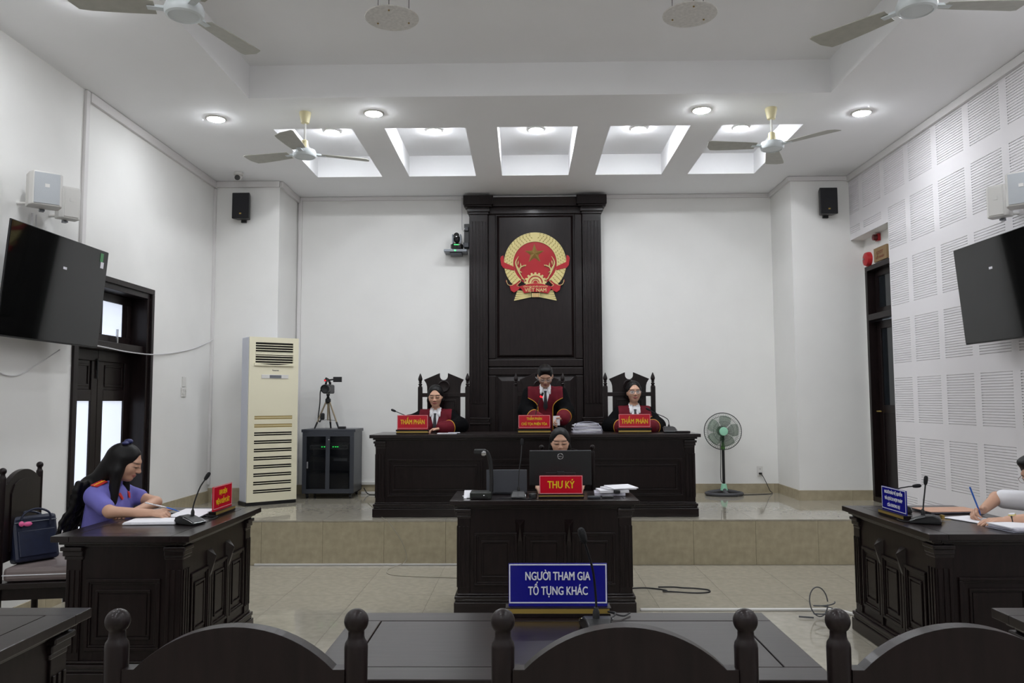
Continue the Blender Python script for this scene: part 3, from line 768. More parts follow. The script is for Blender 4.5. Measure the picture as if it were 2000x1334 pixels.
# ---------------------------------------------------------------- equipment rack with tripod and camcorder
rk = thing('equipment_rack', 'dark grey glass-door equipment rack on castors beside the air conditioner', 'cabinet', (-2.36, 9.60, HP+.001), 0)
MB().box(-.31,0,.06,-.295,.46,.80).box(.295,0,.06,.31,.46,.80).box(-.31,.445,.06,.31,.46,.80).box(-.31,0,.06,.31,.46,.075).build('body', dgrey, rk, bevel=.003)
MB().box(-.325,-.012,.79,.325,.47,.825).build('top', dgrey, rk, bevel=.004)
dd = MB().ring(-.31,.065,.31,.79,.05,-.012,.0).box(-.03,-.012,.115,.02,0,.74).build('door_frame', dgrey, rk, bevel=.002)
MB().box(-.265,-.007,.11,.265,-.004,.745).build('door_glass', mat('rack_glass', (16,18,22), .08, alpha=.4), dd)
MB().box(-.255,-.02,.36,-.235,-.012,.44).build('handle', silver, dd, bevel=.004)
MB().lathe([(.009,0),(.009,.01),(.004,.012)], 12, (.01,-.012,.70), (0,-1,0)).build('lock', silver, dd)
u = MB().box(-.24,.03,.58,.24,.40,.65).build('amplifier', black, rk, bevel=.003)
MB().ring(-.225,.588,.225,.635,.005,.022,.03).build('amplifier_trim', silver, u)
for x in (-.09,-.06,.045,.075,.10): MB().box(x,.018,.61,x+.014,.03,.618).build('indicator_light', greenlamp, u)
u = MB().box(-.24,.03,.44,.24,.40,.49).build('receiver', black, rk, bevel=.003); MB().box(.06,.02,.445,.22,.03,.475).build('front_plate', grey, u)
u = MB().box(-.24,.03,.12,.24,.40,.30).build('power_unit', black, rk, bevel=.003); MB().box(-.03,.018,.255,-.017,.03,.268).build('indicator_light', amberlamp, u)
for sx in (-1, 1):
    for y in (.05, .41):
        MB().lathe([(.024,-.012),(.026,0),(.024,.012)], 14, (sx*.26, y, .027), (1,0,0)).box(sx*.26-.02,y-.02,.05,sx*.26+.02,y+.02,.06).build('castor', black, rk, smooth=True)
RT = HP+.826
tp = thing('tripod', 'small bronze-legged tripod standing on the equipment rack', 'tripod', (-2.42, 9.80, RT+.001), 0)
bronze = mat('bronze_leg', (150, 136, 112), .35, metal=.6)
for i, a in enumerate((200, 340, 90)):
    d = Vector((math.cos(R(a)), math.sin(R(a)), 0)); foot = d*.155; top_ = Vector((0,0,.335))+d*.02
    mid = foot.lerp(top_, .22); foot.z = .008
    lg = MB().tube([top_, top_.lerp(foot, .8)], .009).tube([top_+d*.006, top_.lerp(foot, .6)+d*.006], .005).build('leg', bronze, tp, smooth=True)
    MB().tube([top_.lerp(foot, .78), foot], [.012,.010], 8).ell(foot, (.012,.012,.008), 8, 4).build('foot', black, lg, smooth=True)
    MB().tube([top_.lerp(foot, .72), (0,0,.11)], .0025, 6).build('brace', black, lg)
MB().tube([(0,0,.10),(0,0,.40)], .010).build('centre_column', bronze, tp, smooth=True)
MB().lathe([(.02,.31),(.034,.325),(.034,.36),(.02,.375),(.014,.40),(.022,.405),(.022,.425)], 16).build('crown', black, tp, smooth=True)
MB().tube([(0,0,.40),(-.02,.06,.36),(-.05,.14,.30)], .006).build('pan_handle', black, tp, smooth=True)
cc = thing('camcorder', 'black camcorder with flipped-out screen and red light on the tripod', 'video camera', (-2.42, 9.80, RT+.428), R(0))
MB().box(-.035,-.11,.0,.045,.10,.095).build('body', black, cc, bevel=.015)
MB().lathe([(.045,0),(.048,.03),(.046,.06),(.04,.062),(.036,.05),(.001,.045)], 20, (.005,-.10,.048), (0,-1,0)).build('lens_barrel', black, cc, smooth=True)
MB().tube([(.0,-.10,.10),(.0,-.07,.135),(.0,.04,.135),(.0,.08,.10)], .012).build('carry_handle', black, cc, smooth=True)
MB().box(-.012,-.13,.125,.012,-.10,.148).build('microphone_mount', black, cc); MB().box(-.006,-.134,.13,.006,-.13,.14).build('tally_light', redlamp, cc)
MB().tube([(0,.09,.11),(-.03,.12,.15),(-.06,.13,.165)], .012).build('viewfinder', black, cc, smooth=True)
sc_ = MB().box(.075,-.105,.118,.165,-.095,.172).build('flip_screen', black, cc, bevel=.003); MB().tube([(.02,-.09,.14),(.08,-.1,.145)], .008).build('screen_arm', black, sc_)
MB().tube(spline([(-.04,.0,.06),(-.075,-.02,.03),(-.08,-.02,-.10),(-.095,-.02,-.25),(-.075,-.02,-.29),(-.06,-.02,-.22)], 6), .006, 6).build('strap', black, cc, smooth=True)
MB().box(-.075,-.035,-.27,-.03,.0,-.20).build('hanging_pouch', black, cc, bevel=.012)
cc.scale = (1.18, 1.18, 1.18)
tag(MB().box(-.045,-.03,0,.045,.03,.028).build('power_adapter', black, loc=(-2.23, 9.74, RT+.001), bevel=.005), 'small black power adapter on the rack beside the tripod foot', 'adapter')
# ---------------------------------------------------------------- pedestal fan
pf = thing('pedestal_fan', 'standing fan with mint hub and round wire cage at right', 'fan', (2.415, 9.87, HP+.001), 0)
tor = [( .215*math.cos(2*PI*i/32), .17*math.sin(2*PI*i/32), .022) for i in range(32)]
bs = MB().tube(tor, .02, 8, True)
for a in (30, 150, 270): bs.tube([(.20*math.cos(R(a)),.16*math.sin(R(a)),.025),(.05*math.cos(R(a)),.05*math.sin(R(a)),.05),(0,0,.08)], [.022,.024,.03], 8)
bs.build('base', mat('fan_base_grey', (70,70,74), .5), pf, smooth=True)
MB().lathe([(.045,.06),(.04,.09),(.03,.135),(.02,.14)], 18).build('base_collar', mint, pf, smooth=True)
MB().tube([(0,0,.13),(0,0,.56)], .0175, 12).build('pole', black, pf, smooth=True)
MB().lathe([(.02,.545),(.026,.56),(.022,.60),(.014,.64)], 14).build('height_clamp', green, pf, smooth=True)
MB().tube([(0,0,.60),(0,.0,.68)], .013).box(-.02,-.0,.66,.02,.05,.76).build('neck', black, pf, smooth=True)
hub = Vector((-.01,-.02,.775)); ax = Vector((-.10,-1,.02)).normalized()
MB().lathe([(.03,-.13),(.055,-.12),(.062,-.05),(.05,.0),(.02,.02)], 18, hub+Vector((.012,.05,0)), ax).build('motor', mat('motor_green', (62,84,66), .4), pf, smooth=True)
cg = MB(); M3 = Vector((0,0,1)).rotation_difference(ax).to_matrix(); RC = .222
def cagept(r_, z, a): return hub+M3@Vector((r_*math.cos(a), r_*math.sin(a), z))
for r_, z, t_ in ((RC,.045,.005),(.18,.088,.0016),(.12,.108,.0016)): cg.tube([cagept(r_, z, 2*PI*i/40) for i in range(40)], t_, 5, True)
cg.tube([cagept(.18,-.0,2*PI*i/40) for i in range(40)], .0016, 5, True)
for i in range(60):
    a = 2*PI*i/60
    cg.tube([cagept(.04,.115,a),cagept(.12,.106,a+.12),cagept(.18,.086,a+.16),cagept(RC,.045,a+.18)], .0011, 4)
    cg.tube([cagept(.05,-.02,a),cagept(.18,-.002,a),cagept(RC,.04,a)], .0011, 4)
cage = cg.build('wire_cage', mat('cage_dark', (46,52,50), .4, metal=.4), pf, smooth=True)
MB().lathe([(.001,.112),(.05,.114),(.052,.12),(.046,.126),(.001,.130)], 24, hub, ax).build('hub_badge', mint, pf, smooth=True)
MB().lathe([(.03,.03),(.035,.06),(.03,.085),(.001,.09)], 16, hub, ax).build('blade_boss', green, pf, smooth=True)
for k in range(5):
    rings = []
    for q in range(7):
        r_ = .03+.16*q/6; wd_ = .25+.35*math.sin(PI*min(1, q/6*.75+.15)); a0 = 2*PI*k/5
        rings.append((r_, a0-wd_, a0+wd_))
    b = MB()
    for z in (0, .002):
        pass
    V = []; F = []
    for (r_, a, c_) in rings:
        for j in range(5):
            aa = a+(c_-a)*j/4; V.append(cagept(r_, .045+.03*(j-2)/2, aa))
    for i in range(6):
        for j in range(4): F.append((i*5+j, i*5+j+1, (i+1)*5+j+1, (i+1)*5+j))
    b.v = [tuple(p) for p in V]; b.f = F
    o = b.build('fan_blade', greent, pf, smooth=True); sm = o.modifiers.new('s', 'SOLIDIFY'); sm.thickness = .002
tag(MB().tube(spline([(-.06,-.12,.70),(-.055,-.10,.45),(-.05,-.06,.20),(-.02,-.05,.15)], 6), .004, 6).build('pull_cord', cablek, loc=(2.415,9.87,HP)), 'thin black lead hanging in front of the pedestal fan pole', 'cable')
ol = thing('wall_socket', 'white wall socket with a black plug right of the pedestal fan', 'socket', (2.926, YB-.001, .70), 0)
MB().box(-.035,-.012,-.06,.035,0,.06).build('plate', plast, ol, bevel=.003); MB().box(-.018,-.04,-.04,.018,-.012,-.018).build('plug', black, ol, bevel=.004)
MB().box(-.008,-.013,.02,-.004,-.011,.03).box(.004,-.013,.02,.008,-.011,.03).build('slots', black, ol)
tag(MB().tube(spline([(2.93,YB-.045,.672),(2.97,YB-.05,.6),(3.02,YB-.08,.47),(3.03,YB-.13,.436),(2.85,YB-.2,.435),(2.66,YB-.24,.435),(2.6,9.87,.437)], 8), .0045, 6).build('fan_cable', cablek), 'black fan cable running from the wall socket down to the platform', 'cable')
# ---------------------------------------------------------------- televisions
def tv(label, sx, xw, y0, y1, tape):
    t = thing('television', label, 'television', (xw, (y0+y1)/2, 2.42), 0, 'wall-mounted televisions')
    n = Matrix.Rotation(sx*R(5), 3, 'Y'); wd_ = y1-y0; hh = .79
    # local: screen normal +x*sx
    def P_(x, y, z): return n@Vector((sx*x, y, z))
    def bx(mb, x0, y0_, z0, x1, y1_, z1):
        q = MB().box(min(sx*x0,sx*x1), y0_, z0, max(sx*x0,sx*x1), y1_, z1); mb.add([n@Vector(p) for p in q.v], q.f); return mb
    bx(MB(), -.016, -wd_/2, -hh/2, -.004, wd_/2, hh/2).build('casing', black, t, bevel=.002); bx(MB(), -.05, -wd_/2+.15, -hh/2+.06, -.016, wd_/2-.15, hh/2-.2).build('rear_housing', black, t, bevel=.004)
    bx(MB(), -.004, -wd_/2+.006, -hh/2+.012, .0, wd_/2-.006, hh/2-.006).build('screen', screenm, t)
    bx(bx(MB(), -.16, -.25, -.2, -.05, .25, .2), -.24, -.06, -.1, -.16, .06, .1).build('wall_mount', black, t)
    bx(MB(), -.0, tape, .16, .001, tape+.045*1, .178).build('paper_label', whitel, t)
    return t, bx
tvl, bxl = tv('tilted black television on the left wall above the side door', 1, XL+.25, 5.195, 6.445, .02)
bxl(MB(), .001, .50, .30, .003, .545, .37).build('price_sticker', mat('green_sticker', (70,130,84), .5), tvl)
bxl(MB(), .001, .515, .25, .003, .56, .30).build('price_sticker', whitel, tvl)
tvr, bxr = tv('tilted black television on the right slotted wall, cut by the edge', -1, XR-.24, 5.37, 6.63, .12)
tb = thing('screen_bracket', 'grey metal bar bracket at the left edge behind the left television', 'bracket', (XL+.001, 5.15, 2.70), 0)
MB().box(0,-.35,-.02,.03,.28,.04).build('bar', silver, tb, bevel=.003); MB().box(0,-.12,.04,.10,-.05,.12).box(.02,-.11,.12,.08,-.06,.16).build('clamp', black, tb, bevel=.004)
tag(MB().tube(spline([(XL+.2,6.40,2.04),(XL+.05,6.62,2.07),(XL+.012,6.93,2.07),(XL+.028,7.3,2.052),(XL+.026,7.76,2.055),(XL+.012,8.2,2.09),(XL+.012,8.8,2.18),(XL+.03,9.33,2.32)], 8), .006, 6).build('screen_cable', cablew), 'thin white cable sagging from the left television across the door', 'cable')
tag(MB().tube(spline([(XL+.05,5.25,1.99),(XL+.01,5.5,1.82),(XL+.01,5.72,1.78),(XL+.01,5.95,1.86),(XL+.05,6.2,2.0)], 8), .004, 6).build('screen_cable', cablew), 'thin white cable looping on the wall below the left television', 'cable')
# ---------------------------------------------------------------- wall speakers, boxes, cameras
def wspeaker(x, label):
    t = thing('wall_speaker', label, 'speaker', (x, 9.345, 3.895), 0, 'black pillar speakers')
    MB().loft([[(-.105,-.14,-.155),(.105,-.14,-.155),(.105,-.14,.155),(-.105,-.14,.155)],[(-.075,-.02,-.15),(.075,-.02,-.15),(.075,-.02,.15),(-.075,-.02,.15)]][::-1]).build('cabinet', black, t, bevel=.008)
    MB().box(-.098,-.150,-.148,.098,-.14,.148).build('grille', mat('speaker_grille', (26,26,30), .8, bump=.4, scale=200), t, bevel=.003)
    MB().box(-.012,-.153,-.105,.012,-.150,-.09).build('badge', brass, t)
    MB().box(-.03,-.03,-.18,.03,-.002,-.04).build('bracket', black, t)
wspeaker(-3.336, 'black speaker on the left pillar under the ceiling')
wspeaker(3.548, 'black speaker on the right pillar under the ceiling')
def wbox(name, label, x, y, z, w, h, d, s, rz, group, gm):
    """cabinet turned on a swivel bracket; front faces local +x (s=1) or -x (s=-1)"""
    t = thing(name, label, 'speaker', (x, y, z), rz, group)
    q = [(-w/2,-d/2),(w/2,-d/2),(w/2,d*.25),(w/2-.02,d*.5),(-w/2+.02,d*.5),(-w/2,d*.25)]
    MB().prism(q, h, Matrix(((0, s, 0),(1, 0, 0),(0, 0, 1))), (0, 0, -h/2)).build('cabinet', plast, t, bevel=.006)
    MB().cbox((s*(d/2+.003), 0, 0), (.006, w-.05, h-.02)).build('grille', gm, t, bevel=.002)
    MB().cbox((s*(d/2+.0075), 0, .02), (.002, .03, .025)).build('badge', plast, t)
    MB().cbox((-s*(d/2+.012), 0, 0), (.024, .03, h+.02)).cbox((-s*(d/2+.0), 0, -h/2-.012), (.05, .03, .012)).cbox((-s*(d/2+.045), 0, 0), (.045, .05, .05)).build('bracket', grey, t)
    di = (x-XL) if s > 0 else (XR-x); v_ = Matrix.Rotation(-rz, 3, 'Z')@Vector((-s*(di-.002), 0, 0))
    MB().tube([(0,0,-h/2+.03), tuple(v_+Vector((0,0,-h/2+.03)))], .012, 8).build('wall_arm', plast, t, smooth=True)
    return t
lgm = mat('light_grille', (176,180,184), .7, bump=.3, scale=260)
wbox('box_speaker', 'white box speaker with grey face above the left television', XL+.20, 5.68, 3.13, .215, .245, .16, 1, R(-48), 'white box speakers', lgm)
wbox('box_speaker', 'small plain white box speaker beside the grey-faced one at left', XL+.15, 6.07, 3.13, .155, .245, .11, 1, R(-38), 'white box speakers', plast)
wbox('box_speaker', 'white box speaker with grey face above the right television', XR-.20, 5.78, 3.10, .215, .245, .16, -1, R(48), 'white box speakers', lgm)
wbox('box_speaker', 'small plain white box speaker left of the grey-faced one at right', XR-.15, 6.17, 3.11, .155, .245, .11, -1, R(38), 'white box speakers', plast)
tag(MB().tube([(XL+.02,5.83,3.0),(XL+.02,5.83,2.85)], .008).tube([(XL+.02,5.88,3.0),(XL+.02,5.88,2.85)], .005).build('speaker_cable', cablew), 'pair of white cables dropping from the left box speaker to the television', 'cable')
cv = thing('security_camera', 'small white ceiling security camera with black lens above the left speaker', 'camera', (-3.283, 8.97, ZC-.001), 0)
MB().lathe([(.05,0),(.055,-.012),(.05,-.03),(.02,-.034)], 20).build('mount', plast, cv, smooth=True)
MB().ell((0,-.005,-.055), (.040,.040,.036), 16, 10).build('eyeball', plast, cv, smooth=True); MB().lathe([(.001,.03),(.028,.028),(.03,.02),(.03,.0)][::-1], 16, (0,-.022,-.062), (0,-1,-.35)).build('lens', blackg, cv, smooth=True)
pz = thing('conference_camera', 'black pan-tilt camera on a grey set-top shelf left of the dark panel', 'camera', (-.855, 9.99, 3.49), 0)
MB().box(-.155,-.10,-.035,.135,.12,-.0).build('shelf_unit', grey, pz, bevel=.008); MB().box(-.08,-.07,-.065,.07,.1,-.036).build('wall_bracket', dgrey, pz, bevel=.004)
MB().box(-.10,-.03,.001,-.02,.06,.018).build('small_box', silver, pz, bevel=.003)
MB().lathe([(.075,.004),(.08,.02),(.08,.075),(.07,.082)], 24, (.0,.02,0)).build('camera_base', blackg, pz, smooth=True)
MB().box(-.058,-.03,.08,-.040,.07,.205).box(.040,-.03,.08,.058,.07,.205).build('yoke', grey, pz, bevel=.008)
MB().ell((0,.02,.15), (.04,.05,.055), 16, 10).build('camera_head', black, pz, smooth=True)
MB().lathe([(.033,-.02),(.035,.0),(.035,.035),(.028,.04),(.026,.03),(.001,.026)], 24, (0,-.01,.185), (0,-1,0)).build('lens_barrel', blackg, pz, smooth=True)
MB().lathe([(.010,0),(.010,.004),(.002,.006)], 12, (-.012,-.10,-.017), (0,-1,0)).build('indicator_light', greenlamp, pz); MB().box(-.03,-.064,.06,.03,-.060,.066).build('status_bar', greenlamp, pz)
pstr = thing('power_strip', 'black power strip hanging on the wall beside the pan-tilt camera', 'power strip', (-.735, YB-.001, 3.69), 0)
MB().box(-.033,-.04,-.16,.033,0,.16).build('body', black, pstr, bevel=.006); MB().cbox((0,-.055,.09), (.045,.03,.05)).build('plug', dgrey, pstr, bevel=.005); MB().cbox((-.005,-.06,-.12), (.07,.05,.06)).build('adapter', dgrey, pstr, bevel=.005)
tag(MB().tube(spline([(-.745,YB-.05,3.8),(-.79,YB-.02,3.78),(-.80,YB-.015,3.95),(-.80,YB-.035,4.17)], 6), .006, 6).tube(spline([(-.75,YB-.06,3.6),(-.80,YB-.1,3.55),(-.82,YB-.12,3.52)], 5), .005, 6).build('power_cable', cablew), 'pale cable rising from the power strip to the ceiling', 'cable')
sw = thing('light_switch', 'white switch plates on the left wall beyond the door', 'switch', (XL+.001, 8.60, 1.745), 0)
MB().box(0,-.06,-.10,.01,.06,.0).build('plate', plast, sw, bevel=.003); MB().box(0,-.04,.01,.01,.05,.115).build('plate', plast, sw, bevel=.003)
for j in range(3):
    for k in range(2): MB().box(.01,-.045+j*.034,-.08+k*.04,.014,-.022+j*.034,-.055+k*.04).build('rocker', plast, sw)
ab = thing('alarm_bell', 'round red fire alarm bell above the right door', 'alarm', (XR2-.001, 9.20, 3.20), 0)
MB().lathe([(.085,.0),(.085,.02),(.075,.05),(.04,.062),(.001,.064)], 28, (0,0,0), (-1,0,0)).build('gong', redplast, ab, smooth=True); MB().lathe([(.012,.06),(.012,.075),(.001,.078)], 12, (0,0,0), (-1,0,0)).build('boss', silver, ab)
al = thing('alarm_strobe', 'small red alarm lamp under the soffit above the right door', 'alarm', (XR2-.001, 8.93, 3.40), 0)
MB().box(-.03,-.04,-.04,0,.04,.04).build('back_plate', redplast, al, bevel=.004); MB().lathe([(.035,.03),(.033,.07),(.001,.08)], 20, (0,0,0), (-1,0,0)).build('lamp', mat('dark_red', (90,20,24), .3), al, smooth=True)
xs_ = thing('exit_sign', 'small tan board above the right door', 'sign', (XR2-.001, 8.87, 3.205), 0)
MB().box(-.025,-.16,-.075,0,.16,.08).build('board', tan, xs_, bevel=.003)
text('EXIT', .05, mat('exit_letter', (120,60,40), .5), xs_, (-.0265,0,.02), (PI/2,0,-PI/2), width=.16); text('LỐI THOÁT', .035, MATS['exit_letter'], xs_, (-.0265,0,-.035), (PI/2,0,-PI/2), width=.2)
# ================================================================ TABLE-TOP THINGS
DT = .841                                   # desk top height
JT = HP+.822                                # bench top height
def sign(label, loc, rz, lines, m, lm, bm_, w=.332, h=.137, lift=.052, sizes=None, group=None):
    """plate faces local -y"""
    t = thing('name_sign', label, 'sign', loc, rz, group)
    MB().box(-w/2-.008,-.028,.0,w/2+.008,.028,.012).box(-w/2-.002,-.024,.012,w/2+.002,.024,.030).box(-w/2-.010,-.030,.030,w/2+.010,.030,lift-.008).build('wooden_base', wood, t, bevel=.002)
    MB().box(-w/2-.004,-.0285,.013,w/2+.004,-.0245,.029).build('brass_strip', brass, t)
    pm = MB().box(-w/2,-.004,lift-.010,w/2,.004,lift+h).build('plate', m, t, bevel=.001)
    MB().ring(-w/2+.002,lift+.002,w/2-.002,lift+h-.002,.004,-.0052,-.0041).build('border', bm_, pm)
    n = len(lines); zc = lift+h/2
    for i, (s, sz, wd_, off) in enumerate(lines):
        text(s, sz, lm, pm, (0,-.0052,zc+off), width=wd_, ext=.0008)
    return t
sign('red sign reading THẨM PHÁN before the left seated judge', (-1.153, 8.20, JT), 0, [('THẨM PHÁN', .066, .245, 0)], redp, yell, pink, .315, .140, .053, group='red judge signs')
sign('red two-line sign before the standing presiding judge', (.093, 8.20, JT), 0, [('THẨM PHÁN', .038, .155, .026), ('CHỦ TỌA PHIÊN TÒA', .038, .262, -.026)], redp, yell, pink, .325, .128, .060, group='red judge signs')
sign('red sign reading THẨM PHÁN before the right judge in spectacles', (1.114, 8.20, JT), 0, [('THẨM PHÁN', .068, .268, -.008)], redp, yell, pink, .322, .130, .064, group='red judge signs')
sign('red sign reading THƯ KÝ on the central clerk desk', (.272, 6.205, DT), 0, [('THƯ KÝ', .078, .205, 0)], redp, yell, pink, .332, .140, .030)
sign('red sign at the end of the prosecutor desk', (-2.035, 5.39, DT), PI/2, [('ĐẠI DIỆN', .040, .135, .03), ('VIỆN KIỂM SÁT', .042, .24, -.03)], redp, yell, pink, .33, .15, .040)
sign('blue three-line sign at the end of the right desk', (2.325, 5.14, DT), -PI/2, [('NGƯỜI BẢO VỆ QUYỀN', .027, .24, .04), ('VÀ LỢI ÍCH HỢP PHÁP', .027, .24, 0), ('CỦA ĐƯƠNG SỰ', .027, .17, -.04)], bluep, whitel, whitel, .33, .142, .040)
sign('large blue sign with white letters on the centre foreground table', (.110, 2.83, DT), 0, [('NGƯỜI THAM GIA', .040, .224, .026), ('TỐ TỤNG KHÁC', .040, .205, -.024)], bluep, whitel, whitel, .342, .137, .040)
# ---------------------------------------------------------------- gooseneck microphones
def mic(label, base, rz, pts, r_=.0042, red=False, scale=1.0):
    """base on the desk; pts: gooseneck points in world coordinates"""
    t = thing('microphone', label, 'microphone', base, rz, 'gooseneck microphones')
    s = scale
    prof = [(-.085,.0),(-.085,.016),(-.055,.030),(-.01,.048),(.04,.052),(.075,.040),(.085,.015),(.085,0)]
    hw = [.055,.055,.056,.052,.046,.040,.036,.036]
    mb = MB()
    n = len(prof)
    for side in (-1, 1):
        for (y, z), w in zip(prof, hw): mb.v.append((side*w*s*(1-.12*(z/.05)), y*s, z*s))
    mb.f.append(tuple(range(n))); mb.f.append(tuple(range(2*n-1, n-1, -1)))
    for i in range(n): k_ = (i+1) % n; mb.f.append((i, n+i, n+k_, k_))
    mb.build('base', black, t, bevel=.006*s)
    MB().tube([(-.056*s,-.08*s,.015*s),(-.054*s,-.05*s,.028*s),(-.05*s,0,.043*s)], .0018, 6).tube([(.056*s,-.08*s,.015*s),(.054*s,-.05*s,.028*s),(.05*s,0,.043*s)], .0018, 6).tube([(-.056*s,-.086*s,.014*s),(.056*s,-.086*s,.014*s)], .0018, 6).build('silver_trim', chrome, t)
    M_ = Matrix.Translation(Vector(base)) @ Matrix.Rotation(rz, 4, 'Z'); Mi = M_.inverted()
    P_ = [Mi@Vector(p) for p in spline(pts, 8)]
    MB().tube(P_, r_, 8).build('gooseneck', black, t, smooth=True)
    MB().lathe([(.011,-.004),(.011,.02),(.006,.035)], 12, P_[0]).build('socket', black, t, smooth=True)
    d = (P_[-1]-P_[-3]).normalized()
    MB().lathe([(.004,-.005),(.009,0),(.0115,.012),(.0125,.03),(.011,.043),(.006,.05)], 14, P_[-1], d).build('windscreen', mat('mic_foam', (24,24,26), .9, bump=.5, scale=300), t, smooth=True)
    if red: MB().lathe([(.008,-.006),(.0135,-.004),(.0135,.010),(.008,.012)], 14, P_[-1], d).build('light_ring', redlamp, t, smooth=True)
    return t
mic('microphone stretching left from behind the left judge sign', (-1.12, 8.36, JT), 0, [(-1.12,8.38,JT+.05),(-1.13,8.37,JT+.12),(-1.22,8.34,1.425),(-1.345,8.3,1.482)])
mic('microphone with glowing red ring before the standing judge', (.09, 8.36, JT), 0, [(.095,8.38,JT+.05),(.11,8.37,1.45),(.14,8.36,1.56),(.168,8.35,1.625)], red=True)
mic('microphone on the bench right of the right judge sign', (1.485, 8.32, JT), 0, [(1.486,8.33,JT+.05),(1.48,8.32,1.375),(1.44,8.31,1.41),(1.36,8.30,1.445),(1.29,8.30,1.482)], scale=1.25)
mic('microphone with tall thin neck left of the clerk monitor', (-.055, 6.22, DT), 0, [(-.055,6.24,DT+.05),(-.05,6.26,1.03),(-.035,6.28,1.14),(-.028,6.30,1.24)])
mic('microphone on the prosecutor desk beside the white papers', (-2.065, 4.93, DT), R(70), [(-2.05,4.95,DT+.05),(-2.05,4.96,.95),(-2.02,4.97,1.05),(-1.99,4.98,1.105)])
mic('microphone standing upright on the right desk near the writing man', (2.40, 4.90, DT), R(-120), [(2.385,4.90,DT+.05),(2.39,4.90,.95),(2.40,4.90,1.02),(2.407,4.90,1.072)])
mic('microphone pointing right from behind the blue sign on the right desk', (2.44, 5.36, DT), R(-100), [(2.43,5.36,DT+.05),(2.41,5.34,.93),(2.415,5.30,.995),(2.455,5.25,1.018),(2.485,5.22,1.026)])
mic('large microphone before the blue sign on the centre foreground table', (.228, 2.63, DT), R(180), [(.222,2.60,DT+.05),(.222,2.60,.95),(.212,2.57,1.04),(.196,2.54,1.10),(.182,2.52,1.145)], r_=.0036)
tag(MB().tube(spline([(.27,2.66,DT+.03),(.30,2.74,DT+.03),(.28,2.80,DT+.02),(.33,2.80,DT+.006),(.36,2.84,DT+.006)], 6), .003, 6).build('microphone_cable', cablek), 'short black cable behind the large foreground microphone', 'cable')
tag(MB().tube(spline([(-2.05,5.02,DT+.02),(-2.0,5.10,DT+.006),(-1.99,5.20,DT+.006),(-2.07,5.22,DT+.006),(-2.12,5.30,DT+.006)], 6), .003, 6).build('microphone_cable', cablek), 'black cable curling behind the prosecutor microphone', 'cable')
tag(MB().tube(spline([(2.36,4.98,DT+.02),(2.31,4.93,DT+.006),(2.28,4.98,DT+.006),(2.31,5.06,DT+.006),(2.40,5.10,DT+.006)], 6), .003, 6).build('microphone_cable', cablek), 'black cable curling on the right desk between microphone and sign', 'cable')
# ---------------------------------------------------------------- papers
def sheets(name, label, loc, rz, items, cat='papers'):
    """items: (x,y,z,w,d,thick,rz,tilt,mat)"""
    t = thing(name, label, cat, loc, rz)
    for (x, y, z, w, d, th, a, tl, m) in items:
        M_ = (Matrix.Rotation(R(a), 3, 'Z') @ Matrix.Rotation(R(tl), 3, 'X'))
        o = MB().cbox((x, y, z+th/2), (w, d, th), M_).build('sheet_bundle', m, t, bevel=.0015 if th > .006 else 0)
    return t
film = mat('plastic_film', (176, 176, 190), .2, alpha=.55)
ps = sheets('document_stack', 'stack of case files in clear film on the bench beside the standing judge', (.642, 8.42, JT+.001), 0,
       [(0,0,0,.30,.22,.018,3,0,paper2),(.005,0,.019,.29,.21,.016,-4,0,paper),(-.01,0,.036,.27,.21,.014,6,0,paper2),(.01,0,.051,.28,.20,.016,-3,0,paper2),(-.02,0,.068,.24,.20,.012,5,0,paper),(.0,0,.081,.25,.19,.010,-6,0,paper2)])
MB().tube(spline([(-.15,-.11,.01),(-.13,-.115,.06),(-.10,-.11,.10),(.02,-.10,.112),(.11,-.11,.09),(.15,-.115,.03),(.145,-.11,.005)], 6), .005, 6).build('binding_film', film, ps, smooth=True)
sheets('paper_sheets', 'loose papers lying by the left judge hand on the bench', (-.80, 8.22, JT+.001), 0, [(0,0,0,.20,.12,.006,2,0,paper),(.07,.02,.007,.12,.10,.004,8,0,paper2)])
tag(MB().box(-.07,-.05,0,.07,.05,.02).build('notebook', wood, loc=(1.60,8.20,JT+.001), bevel=.003), 'thin dark notebook at the right end of the judges bench', 'notebook')
tag(MB().box(-.035,-.006,0,.035,.006,.10).build('held_papers', paper, loc=(.327,8.40,JT+.075)), 'sheaf of papers in the standing judge hand', 'papers')
cs = sheets('document_stack', 'bundle of papers with a black binder clip on the clerk desk', (.705, 6.40, DT+.001), 0,
       [(-.04,.02,0,.24,.20,.022,-4,0,paper2),(-.02,.0,.023,.23,.19,.020,5,0,paper),(.03,.02,.044,.24,.18,.012,14,0,paper),(.05,.0,.058,.22,.16,.006,24,5,paper)])
MB().box(-.02,-.118,.02,.03,-.095,.045).build('binder_clip', black, cs, bevel=.004)
sheets('paper_sheets', 'curled white slip at the left end of the clerk desk', (-.425, 6.27, DT+.001), R(10), [(0,0,0,.10,.14,.004,10,0,paper),(-.02,-.02,.02,.07,.10,.003,-10,32,paper)])
sheets('paper_sheets', 'thick open sheaf of white papers on the prosecutor desk', (-2.30, 4.98, DT+.001), R(4), [(0,0,0,.31,.19,.010,0,0,paper),(.0,.005,.011,.30,.185,.004,1,0,paper)])
sheets('paper_sheets', 'lifted white page with a dark folder under it on the prosecutor desk', (-2.20, 5.30, DT+.001), R(-8), [(0,0,0,.24,.30,.006,0,0,darkcl),(.0,.0,.012,.22,.27,.003,4,4,paper)])
tag(MB().box(-.04,-.075,0,.04,.075,.009).build('phone', blackg, loc=(-2.36,5.42,DT+.001), bevel=.004), 'black phone beside the writing hand on the prosecutor desk', 'phone')
sheets('paper_sheets', 'white page under the writing hand on the right desk', (2.76, 5.02, DT+.001), R(20), [(0,0,0,.21,.29,.003,0,0,paper)])
